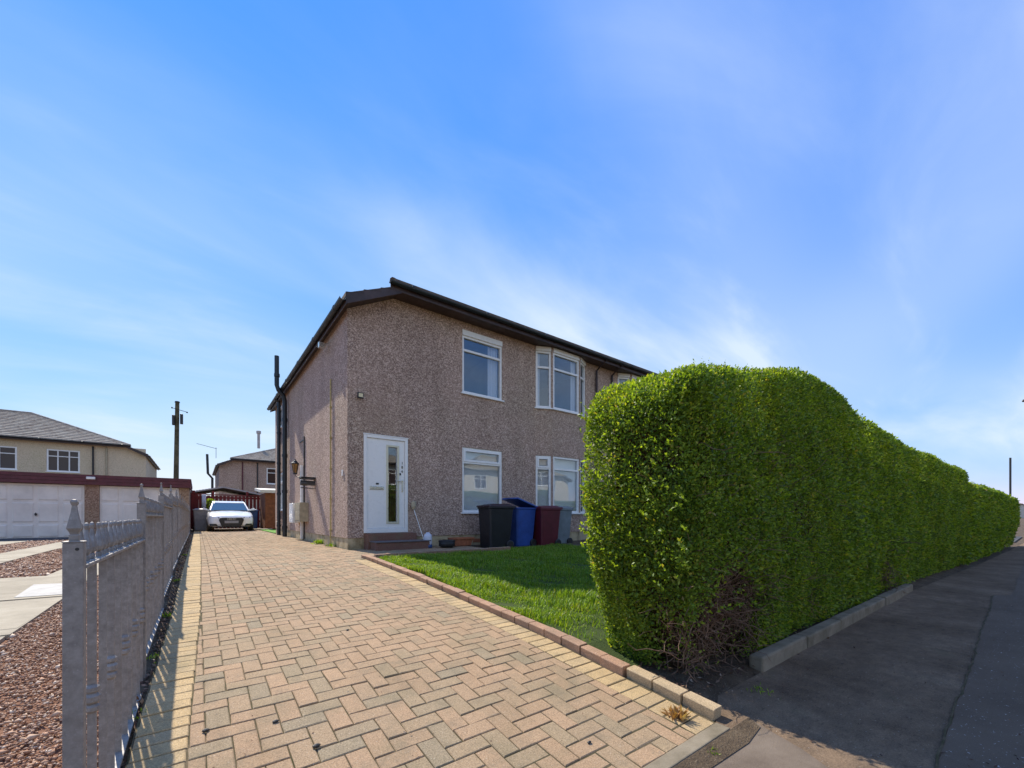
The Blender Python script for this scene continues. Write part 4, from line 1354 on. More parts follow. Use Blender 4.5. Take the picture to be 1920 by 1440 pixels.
# wheelie bins: local front = -X, hinge and wheels at +X
def wheelie_bin(loc, rz, colour, lidc, label, lid_open=0.0, scale=1.0):
    t = tag(empty('wheelie_bin', loc, rz), label, 'bin', 'wheelie bins by the house')
    t.scale = (scale,) * 3
    bm_ = plain('bin_plastic', colour, .42, .45, 0, .16, 6, .15, 300, .001)
    lm = bm_ if lidc is None else plain('bin_lid_plastic', lidc, .42, .45, 0, .16, 6)
    mb = MB()
    # tapered body with stepped lower back
    lev = [(0.0, .05, .54, .235), (.05, .035, .57, .25), (.25, .028, .59, .256), (.8, .008, .64, .277), (.93, .0, .655, .283), (.94, -.018, .675, .298), (.975, -.018, .675, .298)]
    rings = []
    for (z, xa, xb, hw) in lev:
        c_ = .035
        rings.append([(xa + c_, -hw, z), (xb - c_, -hw, z), (xb, -hw + c_, z), (xb, hw - c_, z), (xb - c_, hw, z), (xa + c_, hw, z), (xa, hw - c_, z), (xa, -hw + c_, z)])
    n = 8
    v = [p for r in rings for p in r]; f = [tuple(range(n - 1, -1, -1))]
    for i in range(len(rings) - 1):
        for k in range(n): f.append((i * n + k, i * n + (k + 1) % n, (i + 1) * n + (k + 1) % n, (i + 1) * n + k))
    mb.add(v, f)
    mb.build('body', bm_, t, bevel=.006)
    lid = empty('lid', (.67, 0, .985), parent=t); lid.rotation_euler = (0, lid_open, 0)
    mb = MB()
    mb.hexa([(-.70, -.30, -.012), (.02, -.30, -.012), (.02, .30, -.012), (-.70, .30, -.012)], [(-.69, -.295, .03), (.02, -.295, .03), (.02, .295, .03), (-.69, .295, .03)])
    mb.hexa([(-.62, -.25, .03), (-.03, -.25, .03), (-.03, .25, .03), (-.62, .25, .03)], [(-.54, -.19, .062), (-.08, -.19, .066), (-.08, .19, .066), (-.54, .19, .062)])
    mb.box(-.735, -.70, -.09, .09, -.02, .012)
    mb.build('lid_shell', lm, lid, bevel=.008)
    mb = MB(); mb.tube([(.70, -.22, .95), (.75, -.22, .985), (.75, .22, .985), (.70, .22, .95)], .016, 8); mb.tube([(.68, -.27, .975), (.68, .27, .975)], .014, 8); mb.build('handle', bm_, t)
    for s in (-1, 1):
        xf_ = lambda a, b, c, s=s: (.55 + a, s * .265 + c, .10 + b)
        mb = MB(xf_); mb.lathe([(.03, -.028), (.085, -.03), (.10, -.022), (.10, .022), (.085, .03), (.03, .028)], n=18)
        wl = mb.build('wheel', M['dark'], t)
        mb = MB(xf_); mb.lathe([(.028, -.034), (.028, .034)], n=10); mb.build('hub', M['brown_pvc'], wl)
    mb = MB(); mb.tube([(.55, -.25, .10), (.55, .25, .10)], .012, 8); mb.build('axle', M['dark'], t)
    return t


BZ = .36
wheelie_bin((5.24, 7.93, BZ), R(-3), (0.016, 0.016, 0.019), (0.035, 0.016, 0.02), 'black wheelie bin with dark lid at the left end of the bin row')
wheelie_bin((6.10, 8.08, BZ), R(4), (0.025, 0.075, 0.30), None, 'blue wheelie bin with its lid propped open between black and dark red bins', .30)
wheelie_bin((6.78, 7.93, BZ - .02), R(-2), (0.11, 0.012, 0.022), None, 'dark red wheelie bin beside the blue bin, lid shut')
wheelie_bin((7.50, 8.2, BZ - .02), R(2), (0.17, 0.20, 0.215), None, 'grey wheelie bin nearest the hedge in the front garden')
# paved stand under the bins
mb = MB()
for i, x in enumerate(np.arange(5.12, 9.3, .61)):
    for j in range(2):
        mb.box(x, x + .60, 7.55 + j * .61, 8.15 + j * .61, .25, BZ - .004 - .003 * ((i + j) % 3) - (.02 if x > 6.5 else 0))
tag(mb.build('bin_stand_paving', M['conc_kerb'], bevel=.008), kind='structure')

# ------------------------------------------------------------------ neighbouring buildings
def neighbour(name, loc, rz, wallm, roofm, label, wins, pipes=()):
    t = tag(empty(name, loc, rz), label, 'house')
    ops = [(w[0], w[1], w[2], w[3]) for w in wins]
    house_shell(t, wallm, roofm, ops)
    for w in wins:
        window(t, (0, 0), (HW, 0), w[0], w[1], w[2], w[3], w[4], 'glass_far', (False, False), 0, True, w[5], fr=.085)
    for xx, m_ in pipes:
        mb = MB(); mb.tube([(xx, -.06, .4), (xx, -.06, 5.8)], .05, 8); mb.build('downpipe', M[m_], t)
    return t


def wl(*us):
    """list of windows from x-ranges: lower and upper"""
    r = []
    for (a, b, mu) in us:
        r += [(a, b, 4.0, 5.44, 5.0, mu), (a, b, 1.2, 2.7, 2.2, mu)]
    return r


# cream house behind the garages: its right end is at X=-2.9, wall plane Y=39
CX0 = -2.9 - HW
cw = wl((-7.67 - CX0, -6.17 - CX0, [-7.17 - CX0, -6.66 - CX0]), (-10.3 - CX0, -8.9 - CX0, [-9.62 - CX0]), (2.2, 3.6, [2.9]), (4.6, 6.0, []))
neighbour('cream_house', (CX0, 39, 0), 0, M['render_cream'], M['tiles_grey'], 'cream roughcast house with weathered tiled hip roof behind the garages', cw, ((-5.55 - CX0, 'dark'), (-4.9 - CX0, 'meter_box')))
pw = wl((3.45, 4.6, []), (6.0, 7.2, []), (9.2, 10.6, [9.9]), (12, 13.1, []))
bh = neighbour('pink_house', (1.45, 42.4, 0), 0, M['render_pink'], M['tiles_grey'], 'distant pink roughcast house with brown tiled roof beyond the red fence', pw, ((1.65, 'maroon'), (2.75, 'dark')))
mb = MB(); mb.tube([(-.45, .3, .5), (-.45, .3, 4.3), (-.75, .3, 4.7), (-.8, .3, 6.3)], .09, 8); mb.build('soil_pipe', M['dark'], bh)
mb = MB(); mb.tube([(3.2, 3.5, 7.6), (3.2, 3.5, 9.0)], .12, 10); mb.tube([(3.2, 3.5, 9.0), (3.2, 3.5, 9.25)], .2, 10); mb.build('roof_flue', M['grey_sheet'], bh)
mb = MB(); mb.tube([(-.2, .2, 6.0), (-.2, .2, 6.9)], .018, 6); mb.tube([(-1.5, .2, 7.1), (-.15, .2, 6.8)], .016, 6)
for q in np.arange(-1.4, -.2, .2): mb.tube([(q, .05, 7.08 - (q + 1.5) * .22), (q, .35, 7.08 - (q + 1.5) * .22)], .01, 5)
mb.build('aerial', M['dark'], bh)
# house over the road (seen in the window panes)
ow = wl((2.2, 3.8, [3.0]), (5.2, 7.0, [5.8, 6.4]), (8.7, 10.5, [9.3, 9.9]), (11.9, 13.5, [12.7]))
neighbour('facing_house', (17.5, -19, 0), math.pi, M['render_pale'], M['tiles_grey'], 'pale roughcast house across the road, reflected in the windows', ow)
neighbour('facing_house', (36.5, -19, 0), math.pi, M['render_pale'], M['tiles_grey'], 'second pale house across the road, reflected in the bay window', ow)
# pale house far down the street on the right
neighbour('street_end_house', (240, 21.0, -.3), R(-80), M['render_pale'], M['tiles_grey'], 'pale house at the far end of the street beyond the hedge', ow)

# garages
gar = tag(empty('garage_block', (-0.29, 22.3, 0.3)), 'flat roofed double garage with white panelled doors and maroon fascia', 'garage')
mb = MB()
DOORS = [(-2.72, -.32), (-5.6, -3.12), (-8.4, -6.0)]
edges = [0.0] + [q for d in DOORS for q in (d[1], d[0])] + [-8.75]
for i in range(0, len(edges), 2):
    mb.box(edges[i + 1], edges[i], 0.0, .25, -.15, 2.02)
mb.box(-8.75, 0, 0.0, .25, 2.021, 2.3)
mb.box(-.22, -.0, .251, 5.6, -.15, 2.3); mb.box(-8.75, -8.5, .251, 5.6, -.15, 2.3); mb.box(-8.499, -.221, 5.4, 5.6, -.15, 2.3)
mb.build('wall', M['render_brown'], gar)
mb = MB()
for k in range(3):
    mb.box(-8.9, .06, -.12 - .012 * k, -.09, 2.02 + k * .128, 2.02 + (k + 1) * .128 - .006)
    mb.box(.04, .06 + .012 * k, -.088, 5.7, 2.02 + k * .128, 2.02 + (k + 1) * .128 - .006)
mb.build('fascia', M['maroon'], gar)
mb = MB(); mb.box(-8.88, .038, -.088, 5.7, 2.30, 2.385); mb.build('roof', M['grey_sheet'], gar)
mb = MB(); mb.box(-3.05, -2.8, -.2, -.145, 2.22, 2.32); mb.build('bulkhead_light', M['upvc'], gar, bevel=.02)
for (a, b) in DOORS:
    mb = MB(); mb.box(a + .006, b - .006, .05, .09, 0.0, 2.0)
    d = mb.build('garage_door', M['garage_white'], gar)
    w = (b - a) / 4
    for i in range(4):
        for j, (z0, z1) in enumerate(((.06, .52), (.60, 1.32), (1.40, 1.94))):
            mb = MB()
            x0, x1 = a + i * w + .05, a + (i + 1) * w - .05
            mb.hexa([(x0, .05, z0), (x1, .05, z0), (x1, .05, z1), (x0, .05, z1)], [(x0 + .04, .032, z0 + .04), (x1 - .04, .032, z0 + .04), (x1 - .04, .032, z1 - .04), (x0 + .04, .032, z1 - .04)])
            mb.build('door_panel', M['garage_white'], d)
    mb = MB(); mb.box((a + b) / 2 - .03, (a + b) / 2 + .03, .0, .045, .86, .92); mb.tube([((a + b) / 2, .02, .83), ((a + b) / 2, .02, .95)], .015, 6); mb.build('door_handle', M['dark'], d)
    mb = MB(); mb.box(a + .0, b - .0, -.03, .045, -.04, -.004); mb.build('threshold', M['dark'], d)

# telegraph pole
t = tag(empty('telegraph_pole', (-1.0, 30, .3)), 'tall wooden telegraph pole standing behind the garages', 'pole')
wood = plain('weathered_pole', (.10, .088, .05), .9, .2, 0, .3, 4)
mb = MB(); mb.tube([(0, 0, -.2), (.05, 0, 3), (.1, 0, 7.25)], [.135, .12, .095], 12); mb.build('shaft', wood, t)
mb = MB(); mb.tube([(.1, 0, 7.25), (.1, 0, 7.32)], [.13, .10], 12); mb.build('cap', M['dark'], t)
mb = MB(); mb.tube([(-.12, -.1, 6.9), (.55, -.15, 6.74)], .016, 6); mb.box(-.16, -.1, -.14, -.06, 6.87, 6.94); mb.box(.5, .57, -.18, -.1, 6.70, 6.76); mb.build('crossarm', M['dark'], t)
mb = MB(); mb.box(-.13, -.01, -.2, .05, 5.95, 6.5); mb.build('junction_box', M['dark'], t, bevel=.02)
mb = MB(); mb.box(.22, .36, -.2, .05, 6.05, 6.6); mb.build('junction_box', M['dark'], t, bevel=.02)
mb = MB(); mb.box(.34, .52, -.2, -.05, 1.75, 2.2); mb.tube([(.08, 0, 1.95), (.4, -.1, 1.95)], .03, 6); mb.tube([(.4, -.1, 1.75), (.3, -.1, 1.45)], .015, 6); mb.build('camera_box', M['dark'], t)

# red timber fence across the end of the drive
rf = tag(empty('red_timber_fence', (0, 26.9, .44)), 'red stained timber board fence across the end of the driveway', 'fence')
x = -.28; i = 0
while x < 3.3:
    mb = MB(); mb.box(x, x + .125, -.012 if i % 2 else .012, .008 if i % 2 else .032, .03, 1.78 + random.uniform(-.01, .01)); mb.build('board', M['red_fence'], rf)
    x += .172; i += 1
for z in (.35, 1.0, 1.62):
    mb = MB(); mb.box(-.28, 3.4, .034, .08, z, z + .09); mb.build('rail', M['red_fence'], rf)
mb = MB(); mb.box(-.28, 3.4, -.03, .09, 1.80, 1.845); mb.build('capping_rail', M['red_fence'], rf)
for x in (-.22, .62, 2.15, 3.25):
    mb = MB(); mb.box(x, x + .1, .092, .19, 0, 2.02); mb.build('post', M['red_fence'], rf)
# side gate with hanging cloth
sg = tag(empty('red_side_panel', (-.24, 25.6, .44)), 'red timber panel beside the garage wall, left of the white car', 'fence')
for k in range(6):
    mb = MB(); mb.box(k * .1, k * .1 + .092, 0, .02, .05, 1.82); mb.build('board', M['red_fence'], sg)
mb = MB(); mb.box(-.03, .62, .022, .06, .4, .48); mb.box(-.03, .62, .022, .06, 1.5, 1.58); mb.build('rail', M['red_fence'], sg)
mb = MB(); mb.box(.05, .15, -.0, .1, 1.821, 1.95); mb.build('post', M['red_fence'], sg)
ct = tag(empty('hung_cloth', (.02, 25.54, 1.5)), 'pale cloth hanging on the red panel behind the grey bin', 'cloth')
mb = MB()
for k in range(9):
    u = .16 + .02 * k
    mb.v += [(u, -.012 + .012 * math.sin(k * 1.9), .0 + .06 * math.sin(k)), (u, .012 * math.sin(k * 1.9), .72)]
for k in range(8): mb.f.append((2 * k, 2 * k + 2, 2 * k + 3, 2 * k + 1))
o = mb.build('cloth_sheet', M['curtain'], ct, smooth=True); sm = o.modifiers.new('s', 'SOLIDIFY'); sm.thickness = .006

# shed
sh = tag(empty('garden_shed', (2.76, 24.3, .44)), 'brown timber shed with pale roof edge behind the house corner', 'shed')
for k in range(13):
    z = .05 + k * .14
    mb = MB(); mb.hexa([(0, -.012, z), (2.0, -.012, z), (2.0, .02, z), (0, .02, z)], [(0, -.0, z + .138), (2.0, 0, z + .138), (2.0, .02, z + .138), (0, .02, z + .138)]); mb.build('cladding_board', M['shed'], sh)
mb = MB(); mb.box(-.015, 2.015, .021, 2.2, .02, 1.87); mb.build('shed_body', M['shed'], sh)
mb = MB(); mb.hexa([(-.25, -.2, 1.88), (2.2, -.2, 1.88), (2.2, 2.4, 2.1), (-.25, 2.4, 2.1)], [(-.25, -.2, 2.02), (2.2, -.2, 2.02), (2.2, 2.4, 2.24), (-.25, 2.4, 2.24)]); mb.build('roof', M['white_wood'], sh)

# low grey-roofed outbuilding behind the fence
ob = tag(empty('grey_outbuilding', (1.35, 33, .44)), 'low outbuilding with shallow grey sheet roof behind the red fence', 'outbuilding')
mb = MB(); mb.box(-1.8, 2.1, .2, 5, 0, 2.0); mb.build('wall', M['render_pale'], ob)
mb = MB()
for sx, x1 in ((-1, -2.2), (1, 2.5)):
    n = 14
    for k in range(n):
        a, b = k / n, (k + 1) / n
        za, zb_ = 2.60 - .5 * a, 2.60 - .5 * b
        mb.hexa([(x1 * a, -.1, za - .05), (x1 * b, -.1, zb_ - .05), (x1 * b, 5.2, zb_ - .05), (x1 * a, 5.2, za - .05)], [(x1 * a, -.1, za + .02), (x1 * b, -.1, zb_ + .05), (x1 * b, 5.2, zb_ + .05), (x1 * a, 5.2, za + .02)])
mb.build('roof', M['grey_sheet'], ob)
mb = MB(); mb.box(-2.1, 2.4, 5.19, 5.2, 2.0, 2.1)

# artificial grass behind the house
mb = MB(); mb.box(2.46, 6.5, 18.9, 24.2, .40, .462)
tb = NT('artificial_turf'); tb.col(tb.ramp(tb.noise(60, 4), [(.3, (.07, .2, .015)), (.7, (.13, .32, .03))])).rough(.8, .2).bump(tb.noise(200, 3), .8, .02)
tag(mb.build('artificial_lawn', tb.m), kind='structure')
mb = MB(); mb.box(2.2, 3.0, 23.6, 24.2, .44, .50); tag(mb.build('path_slab', M['concrete'], bevel=.01), kind='structure')

wheelie_bin((2.25, 25.2, .44), R(90), (0.02, 0.075, 0.24), None, 'blue wheelie bin half hidden behind the white car')
wheelie_bin((0.13, 24.3, .44), R(90), (0.30, 0.29, 0.30), None, 'light grey wheelie bin left of the white car by the garage')
# potted ball shrub left of the car
pt = tag(empty('potted_shrub', (.50, 26.1, .44)), 'clipped ball shrub in a tan pot behind the grey bin', 'plant')
mb = MB(); mb.lathe([(.16, 0), (.22, .5), (.24, .5), (.24, .55), (.2, .55)], n=16); mb.build('pot', plain('tan_pot', (.42, .28, .12), .7), pt, smooth=False)
mb = MB(); mb.tube([(0, 0, .5), (0, 0, 1.2)], .025, 8); mb.build('stem', M['twig'], pt)
n = 1500
v = rng.normal(0, 1, (n, 3)); v /= np.linalg.norm(v, axis=1)[:, None]
SHRUB = (pt, v)

# ------------------------------------------------------------------ white car
car = tag(empty('parked_car', (1.225, 22.4, .44)), 'white hatchback parked nose out at the end of the driveway', 'car')
cp = plain('white_car_paint', (.80, .80, .79), .22, .5, 0, .03, 2)
M_car = bpy.data.materials['white_car_paint']; M_car.node_tree.nodes['Principled BSDF'].inputs['Coat Weight'].default_value = .8
cg = NT('car_glass'); cg.col((.05, .075, .08)).rough(.05, .9); cg.b.inputs['IOR'].default_value = 2.0
blk = plain('car_black_trim', (.014, .014, .016), .35)
chrome = plain('chrome', (.75, .75, .76), .12, .5, 1.0, .03)
lampm = plain('headlamp', (.22, .23, .25), .08, .8, .3, .2, 30)
sections = [  # y, halfwidth, zbottom, zmid, zshoulder, ztop
    (0.00, .60, .30, .46, .60, .645), (0.05, .74, .22, .46, .64, .69), (.18, .84, .19, .48, .70, .755), (.42, .885, .18, .52, .77, .835), (.9, .895, .18, .55, .84, .915),
    (1.35, .895, .18, .56, .89, .975), (2.0, .895, .18, .57, .92, 1.0), (3.0, .895, .18, .57, .94, 1.02), (3.7, .88, .2, .58, .95, 1.03), (4.1, .85, .24, .58, .93, 1.0), (4.28, .76, .32, .6, .86, .95)]
mb = MB(); rows = []
for (y, w, zb_, zm, zs, zt) in sections:
    half = [(0, zb_), (w * .86, zb_), (w * .985, zb_ + .10), (w, zm), (w * .975, zs - .03), (w * .90, zs + .02), (w * .55, zt - .012), (0, zt)]
    rows.append([(x, y, z) for x, z in half] + [(-x, y, z) for x, z in half[-2:0:-1]])
n = len(rows[0])
v = [p for r in rows for p in r]; f = [tuple(range(n)), tuple(len(rows) * n - n + k for k in range(n - 1, -1, -1))]
for i in range(len(rows) - 1):
    for k in range(n): f.append((i * n + (k + 1) % n, i * n + k, (i + 1) * n + k, (i + 1) * n + (k + 1) % n))
mb.add(v, f)
body = mb.build('body', cp, car, smooth=True, subsurf=2)
# cabin
mb = MB()
prof = [(1.28, .96, .74), (2.02, 1.335, .615), (2.45, 1.40, .60), (3.15, 1.385, .585), (3.75, 1.25, .56), (4.12, 1.0, .66)]
for (y, z, w) in prof: mb.v += [(-w, y, z), (w, y, z)]
for (y, z, w) in prof: mb.v += [(-.80, y, .94), (.80, y, .94)]
q = len(prof)
for i in range(q - 1):
    mb.f.append((2 * i, 2 * i + 1, 2 * i + 3, 2 * i + 2))
    mb.f.append((2 * i, 2 * i + 2, 2 * q + 2 * i + 2, 2 * q + 2 * i)); mb.f.append((2 * i + 3, 2 * i + 1, 2 * q + 2 * i + 1, 2 * q + 2 * i + 3))
mb.f.append((0, 2 * q, 2 * q + 1, 1)); mb.f.append((2 * q - 2, 2 * q - 1, 4 * q - 1, 4 * q - 2))
mb.build('windscreen', cg.m, car, bevel=.02)
mb = MB()
for s in (-1, 1):
    mb.tube([(s * .745, 1.24, .965), (s * .625, 2.02, 1.34), (s * .605, 2.45, 1.405), (s * .59, 3.15, 1.39), (s * .60, 3.75, 1.25), (s * .68, 4.12, 1.0)], .036, 8)
    mb.tube([(s * .77, 2.55, .96), (s * .61, 2.55, 1.39)], .04, 6)
mb.hexa([(-.62, 1.98, 1.325), (.62, 1.98, 1.325), (.58, 3.6, 1.29), (-.58, 3.6, 1.29)], [(-.58, 2.02, 1.352), (.58, 2.02, 1.352), (.55, 3.55, 1.33), (-.55, 3.55, 1.33)])
mb.hexa([(-.6, 2.3, 1.38), (.6, 2.3, 1.38), (.58, 3.2, 1.38), (-.58, 3.2, 1.38)], [(-.54, 2.32, 1.428), (.54, 2.32, 1.428), (.52, 3.2, 1.41), (-.52, 3.2, 1.41)])
mb.hexa([(-.62, 2.0, 1.32), (.62, 2.0, 1.32), (.6, 2.32, 1.38), (-.6, 2.32, 1.38)], [(-.58, 2.02, 1.35), (.58, 2.02, 1.35), (.55, 2.33, 1.425), (-.55, 2.33, 1.425)])
mb.build('roof', cp, car, smooth=False, bevel=.01)
mb = MB(); mb.prism_y([(-.40, .62), (-.47, .52), (-.38, .27), (-.33, .235), (.33, .235), (.38, .27), (.47, .52), (.40, .62)], -.035, .10); gr = mb.build('grille', blk, car, bevel=.012)
for k in range(4):
    mb = MB(lambda a, b, c, k=k: (-.114 + .076 * k + a, -.05 + c, .565 + b)); ring = [(.043 * math.cos(i * math.pi / 10), .043 * math.sin(i * math.pi / 10), 0) for i in range(21)]
    mb.tube(ring, .007, 6, False); mb.build('badge_ring', chrome, gr)
for k in range(5):
    mb = MB(); mb.box(-.36, .36, -.042, -.034, .27 + k * .045, .278 + k * .045); mb.build('grille_bar', blk, gr)
mb = MB(); mb.box(-.26, .26, -.058, -.044, .37, .48); mb.build('number_plate', plain('blank_plate', (.30, .29, .29), .5), car, bevel=.004)
for s in (-1, 1):
    mb = MB(); mb.hexa([(s * .44, -.008, .575), (s * .80, .17, .56), (s * .80, .30, .56), (s * .44, .10, .575)], [(s * .46, .0, .645), (s * .81, .19, .685), (s * .81, .32, .685), (s * .46, .12, .645)])
    hl = mb.build('headlight', lampm, car, bevel=.01)
    mb = MB(lambda a, b, c, s=s: (s * .68 + a, .085 + c, .612 + b)); mb.lathe([(.03, -.03), (.026, 0)], n=12); mb.build('lens', chrome, hl)
    mb = MB(); mb.hexa([(s * .50, -.0, .25), (s * .79, .075, .25), (s * .79, .15, .25), (s * .50, .1, .25)], [(s * .56, -.0, .345), (s * .80, .085, .345), (s * .80, .16, .345), (s * .56, .1, .345)]); mb.build('air_intake', blk, car, bevel=.008)
    mb = MB(); mb.hexa([(s * .86, 1.50, .96), (s * 1.03, 1.46, .98), (s * 1.03, 1.58, .98), (s * .86, 1.60, .96)], [(s * .87, 1.50, 1.04), (s * 1.02, 1.47, 1.09), (s * 1.02, 1.57, 1.09), (s * .87, 1.60, 1.04)]); mb.tube([(s * .78, 1.55, .96), (s * .9, 1.55, .985)], .02, 6)
    mb.build('wing_mirror', cp, car, bevel=.02)
    for y in (.82, 3.45):
        xf_ = lambda a, b, c, s=s, y=y: (s * .79 + c * s, y + a, .315 + b)
        mb = MB(xf_); mb.lathe([(.21, -.09), (.30, -.10), (.315, -.07), (.315, .07), (.30, .10), (.21, .09)], n=24)
        wh = mb.build('wheel', M['dark'], car)
        mb = MB(xf_); mb.lathe([(.21, .06), (.2, .085), (.05, .075), (.04, .09), (.01, .09)], n=20); mb.build('rim', chrome, wh)
mb = MB(); mb.box(-.55, .55, -.01, .3, .185, .215); mb.build('lower_lip', blk, car, bevel=.008)
mb = MB(); mb.box(-.6, .6, 1.2, 1.34, .935, .965); mb.build('wiper_panel', blk, car)


# ------------------------------------------------------------------ foliage
def unit(a):
    return a / np.maximum(np.linalg.norm(a, axis=1), 1e-9)[:, None]


def leaf_mesh(name, P, N, L, mat, parent=None, upb=0.25, wid=0.27):
    n = len(P)
    a = unit(rng.normal(0, .62, (n, 3)) + N * .55 + np.array([0, 0, upb]))
    b = unit(np.cross(a, rng.normal(0, .55, (n, 3)) + N * 1.0 + np.array([0, 0, .5])))
    c = np.cross(b, a)
    L = L[:, None]
    v = np.stack([P, P + a * L * .5 + b * L * wid + c * L * .07, P + a * L, P + a * L * .5 - b * L * wid + c * L * .07], 1)
    k = (np.arange(n) * 4)[:, None]
    f = np.concatenate([k + np.array([[0, 1, 2]]), k + np.array([[0, 2, 3]])], 1).reshape(-1)
    return bigmesh(name, v.reshape(-1, 3), f, 3, mat, parent)


pt, v = SHRUB
leaf_mesh('foliage', v * .26 * rng.uniform(.75, 1, (len(v), 1)) + np.array([0, 0, 1.3]), v, rng.uniform(.05, .08, len(v)), M['leaf'], pt)


def ztop(X):
    return np.interp(X, [2.2, 2.5, 2.95, 4.2, 4.75, 5.5, 6.8, 8.8, 13.0], [1.99, 2.09, 2.19, 2.42, 2.45, 2.39, 2.27, 2.22, 2.14])


def wob(x, y, z):
    return (np.sin(x * 2.3 + z * 1.7) * .5 + np.sin(x * 5.1 - z * 3.3 + 1.3) * .35 + np.sin(z * 6.3 + x * 3.7 + y * 4) * .3 + np.sin(x * 11 + z * 9.1 + y * 7) * .3 + np.sin(x * 19 - z * 23.0 + y * 17) * .25)


def hedge_points(n, X0, X1, thick, zt, face, yfun, rad=.2, amp=.03, base_in=.42):
    """random points on a rounded, slightly lumpy hedge surface"""
    if face == 'front': u = rng.uniform(X0, X1, n); w = np.zeros(n); h = rng.uniform(0.0, 1, n)
    elif face == 'back': u = rng.uniform(X0, X1, n); w = np.full(n, thick); h = rng.uniform(0, 1, n)
    elif face == 'top': u = rng.uniform(X0, X1, n); w = rng.uniform(0, thick, n); h = np.ones(n)
    elif face == 'left': u = np.full(n, X0); w = rng.uniform(0, thick, n); h = rng.uniform(0, 1, n)
    else: u = np.full(n, X1); w = rng.uniform(0, thick, n); h = rng.uniform(0, 1, n)
    Z = zt(u) if callable(zt) else np.full(n, zt)
    z = .06 + h * (Z - .06)
    p = np.stack([u, w, z], 1)
    q = np.stack([np.clip(u, X0 + rad, X1 - rad), np.clip(w, rad, thick - rad), np.minimum(z, Z - rad)], 1)
    d = unit(p - q + 1e-9)
    p = q + d * rad
    s = np.clip(p[:, 2] / .95, 0, 1); s = 1 - s * s * (3 - 2 * s)
    p[:, 0] += base_in * s * np.exp(-(p[:, 0] - X0) / .45)
    p[:, 1] += np.where(d[:, 1] < 0, .13, -.1) * s * np.abs(d[:, 1])
    p += d * (wob(p[:, 0], p[:, 1], p[:, 2]) * amp)[:, None]
    p[:, 1] += np.array([yfun(x) for x in p[:, 0]])
    return p, d


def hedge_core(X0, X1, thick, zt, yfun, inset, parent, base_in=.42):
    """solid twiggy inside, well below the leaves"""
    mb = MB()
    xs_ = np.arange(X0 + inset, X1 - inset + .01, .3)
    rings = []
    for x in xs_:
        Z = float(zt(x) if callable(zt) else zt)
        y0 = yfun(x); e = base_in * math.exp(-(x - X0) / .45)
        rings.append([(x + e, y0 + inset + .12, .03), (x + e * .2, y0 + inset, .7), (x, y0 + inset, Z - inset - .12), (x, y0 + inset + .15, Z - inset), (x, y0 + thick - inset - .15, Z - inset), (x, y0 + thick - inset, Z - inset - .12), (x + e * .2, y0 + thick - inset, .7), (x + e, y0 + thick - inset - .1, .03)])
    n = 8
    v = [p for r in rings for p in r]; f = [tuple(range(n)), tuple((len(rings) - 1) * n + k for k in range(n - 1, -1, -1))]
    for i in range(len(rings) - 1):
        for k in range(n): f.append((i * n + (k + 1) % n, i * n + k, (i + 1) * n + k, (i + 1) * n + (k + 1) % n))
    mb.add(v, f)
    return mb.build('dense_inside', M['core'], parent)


def hy_front(x): return hk(x) + .02


H1 = tag(empty('privet_hedge', (2.75, 1.75, .05)), 'tall clipped privet hedge with bare twiggy base at the driveway corner', 'hedge')
H2 = tag(empty('privet_hedge', (16, 1.5, .05)), 'lower middle stretch of clipped hedge along the pavement', 'hedge')
H3 = tag(empty('privet_hedge', (24, 1.5, .05)), 'farthest short hedge along the pavement with dark bare base', 'hedge')


def off(o, root):
    o.location = tuple(-x for x in root.location)
    return o


X0 = 2.33
TH1 = .95
Ps, Ns, Ls = [], [], []


def addl(face, xa, xb, dens, size, X0_=X0, X1_=13.3, th=TH1, zt=ztop, depth=.17, bare=True, basein=.22):
    Zm = 2.3
    area = (xb - xa) * (Zm if face in ('front', 'back') else th) if face not in ('left', 'right') else th * Zm
    n = int(area * dens)
    p, d = hedge_points(n, X0_, X1_, th, zt, face, hy_front, base_in=basein) if face in ('left', 'right') else hedge_points_range(n, xa, xb, X0_, X1_, th, zt, face, basein)
    dep = rng.exponential(depth * .45, n)
    keep = dep < depth * 2.2
    if bare:
        # bare twiggy hollow at the lower corner and thin patches higher up
        bx = np.exp(-((p[:, 0] - 2.85) / .62) ** 2) * np.clip((.92 + .12 * np.sin(p[:, 0] * 7) - p[:, 2]) / .4, 0, 1) 
        if face == 'left': bx = bx * np.clip((1.8 - p[:, 1]) / .2, 0, 1)
        thin = np.clip(np.sin(p[:, 0] * 3.1 + 1.0) * np.sin(p[:, 2] * 3.6 + p[:, 0]) - .42, 0, 1) * 1.1
        bx2 = np.exp(-((p[:, 0] - 7.6) / .22) ** 2) * np.clip((.62 - p[:, 2]) / .3, 0, 1)
        keep &= rng.uniform(0, 1, n) > np.clip(bx * 1.25 + thin + bx2, 0, .985)
    p = p - d * dep[:, None]
    Ps.append(p[keep]); Ns.append(d[keep]); Ls.append(size * rng.lognormal(0, .22, keep.sum()))


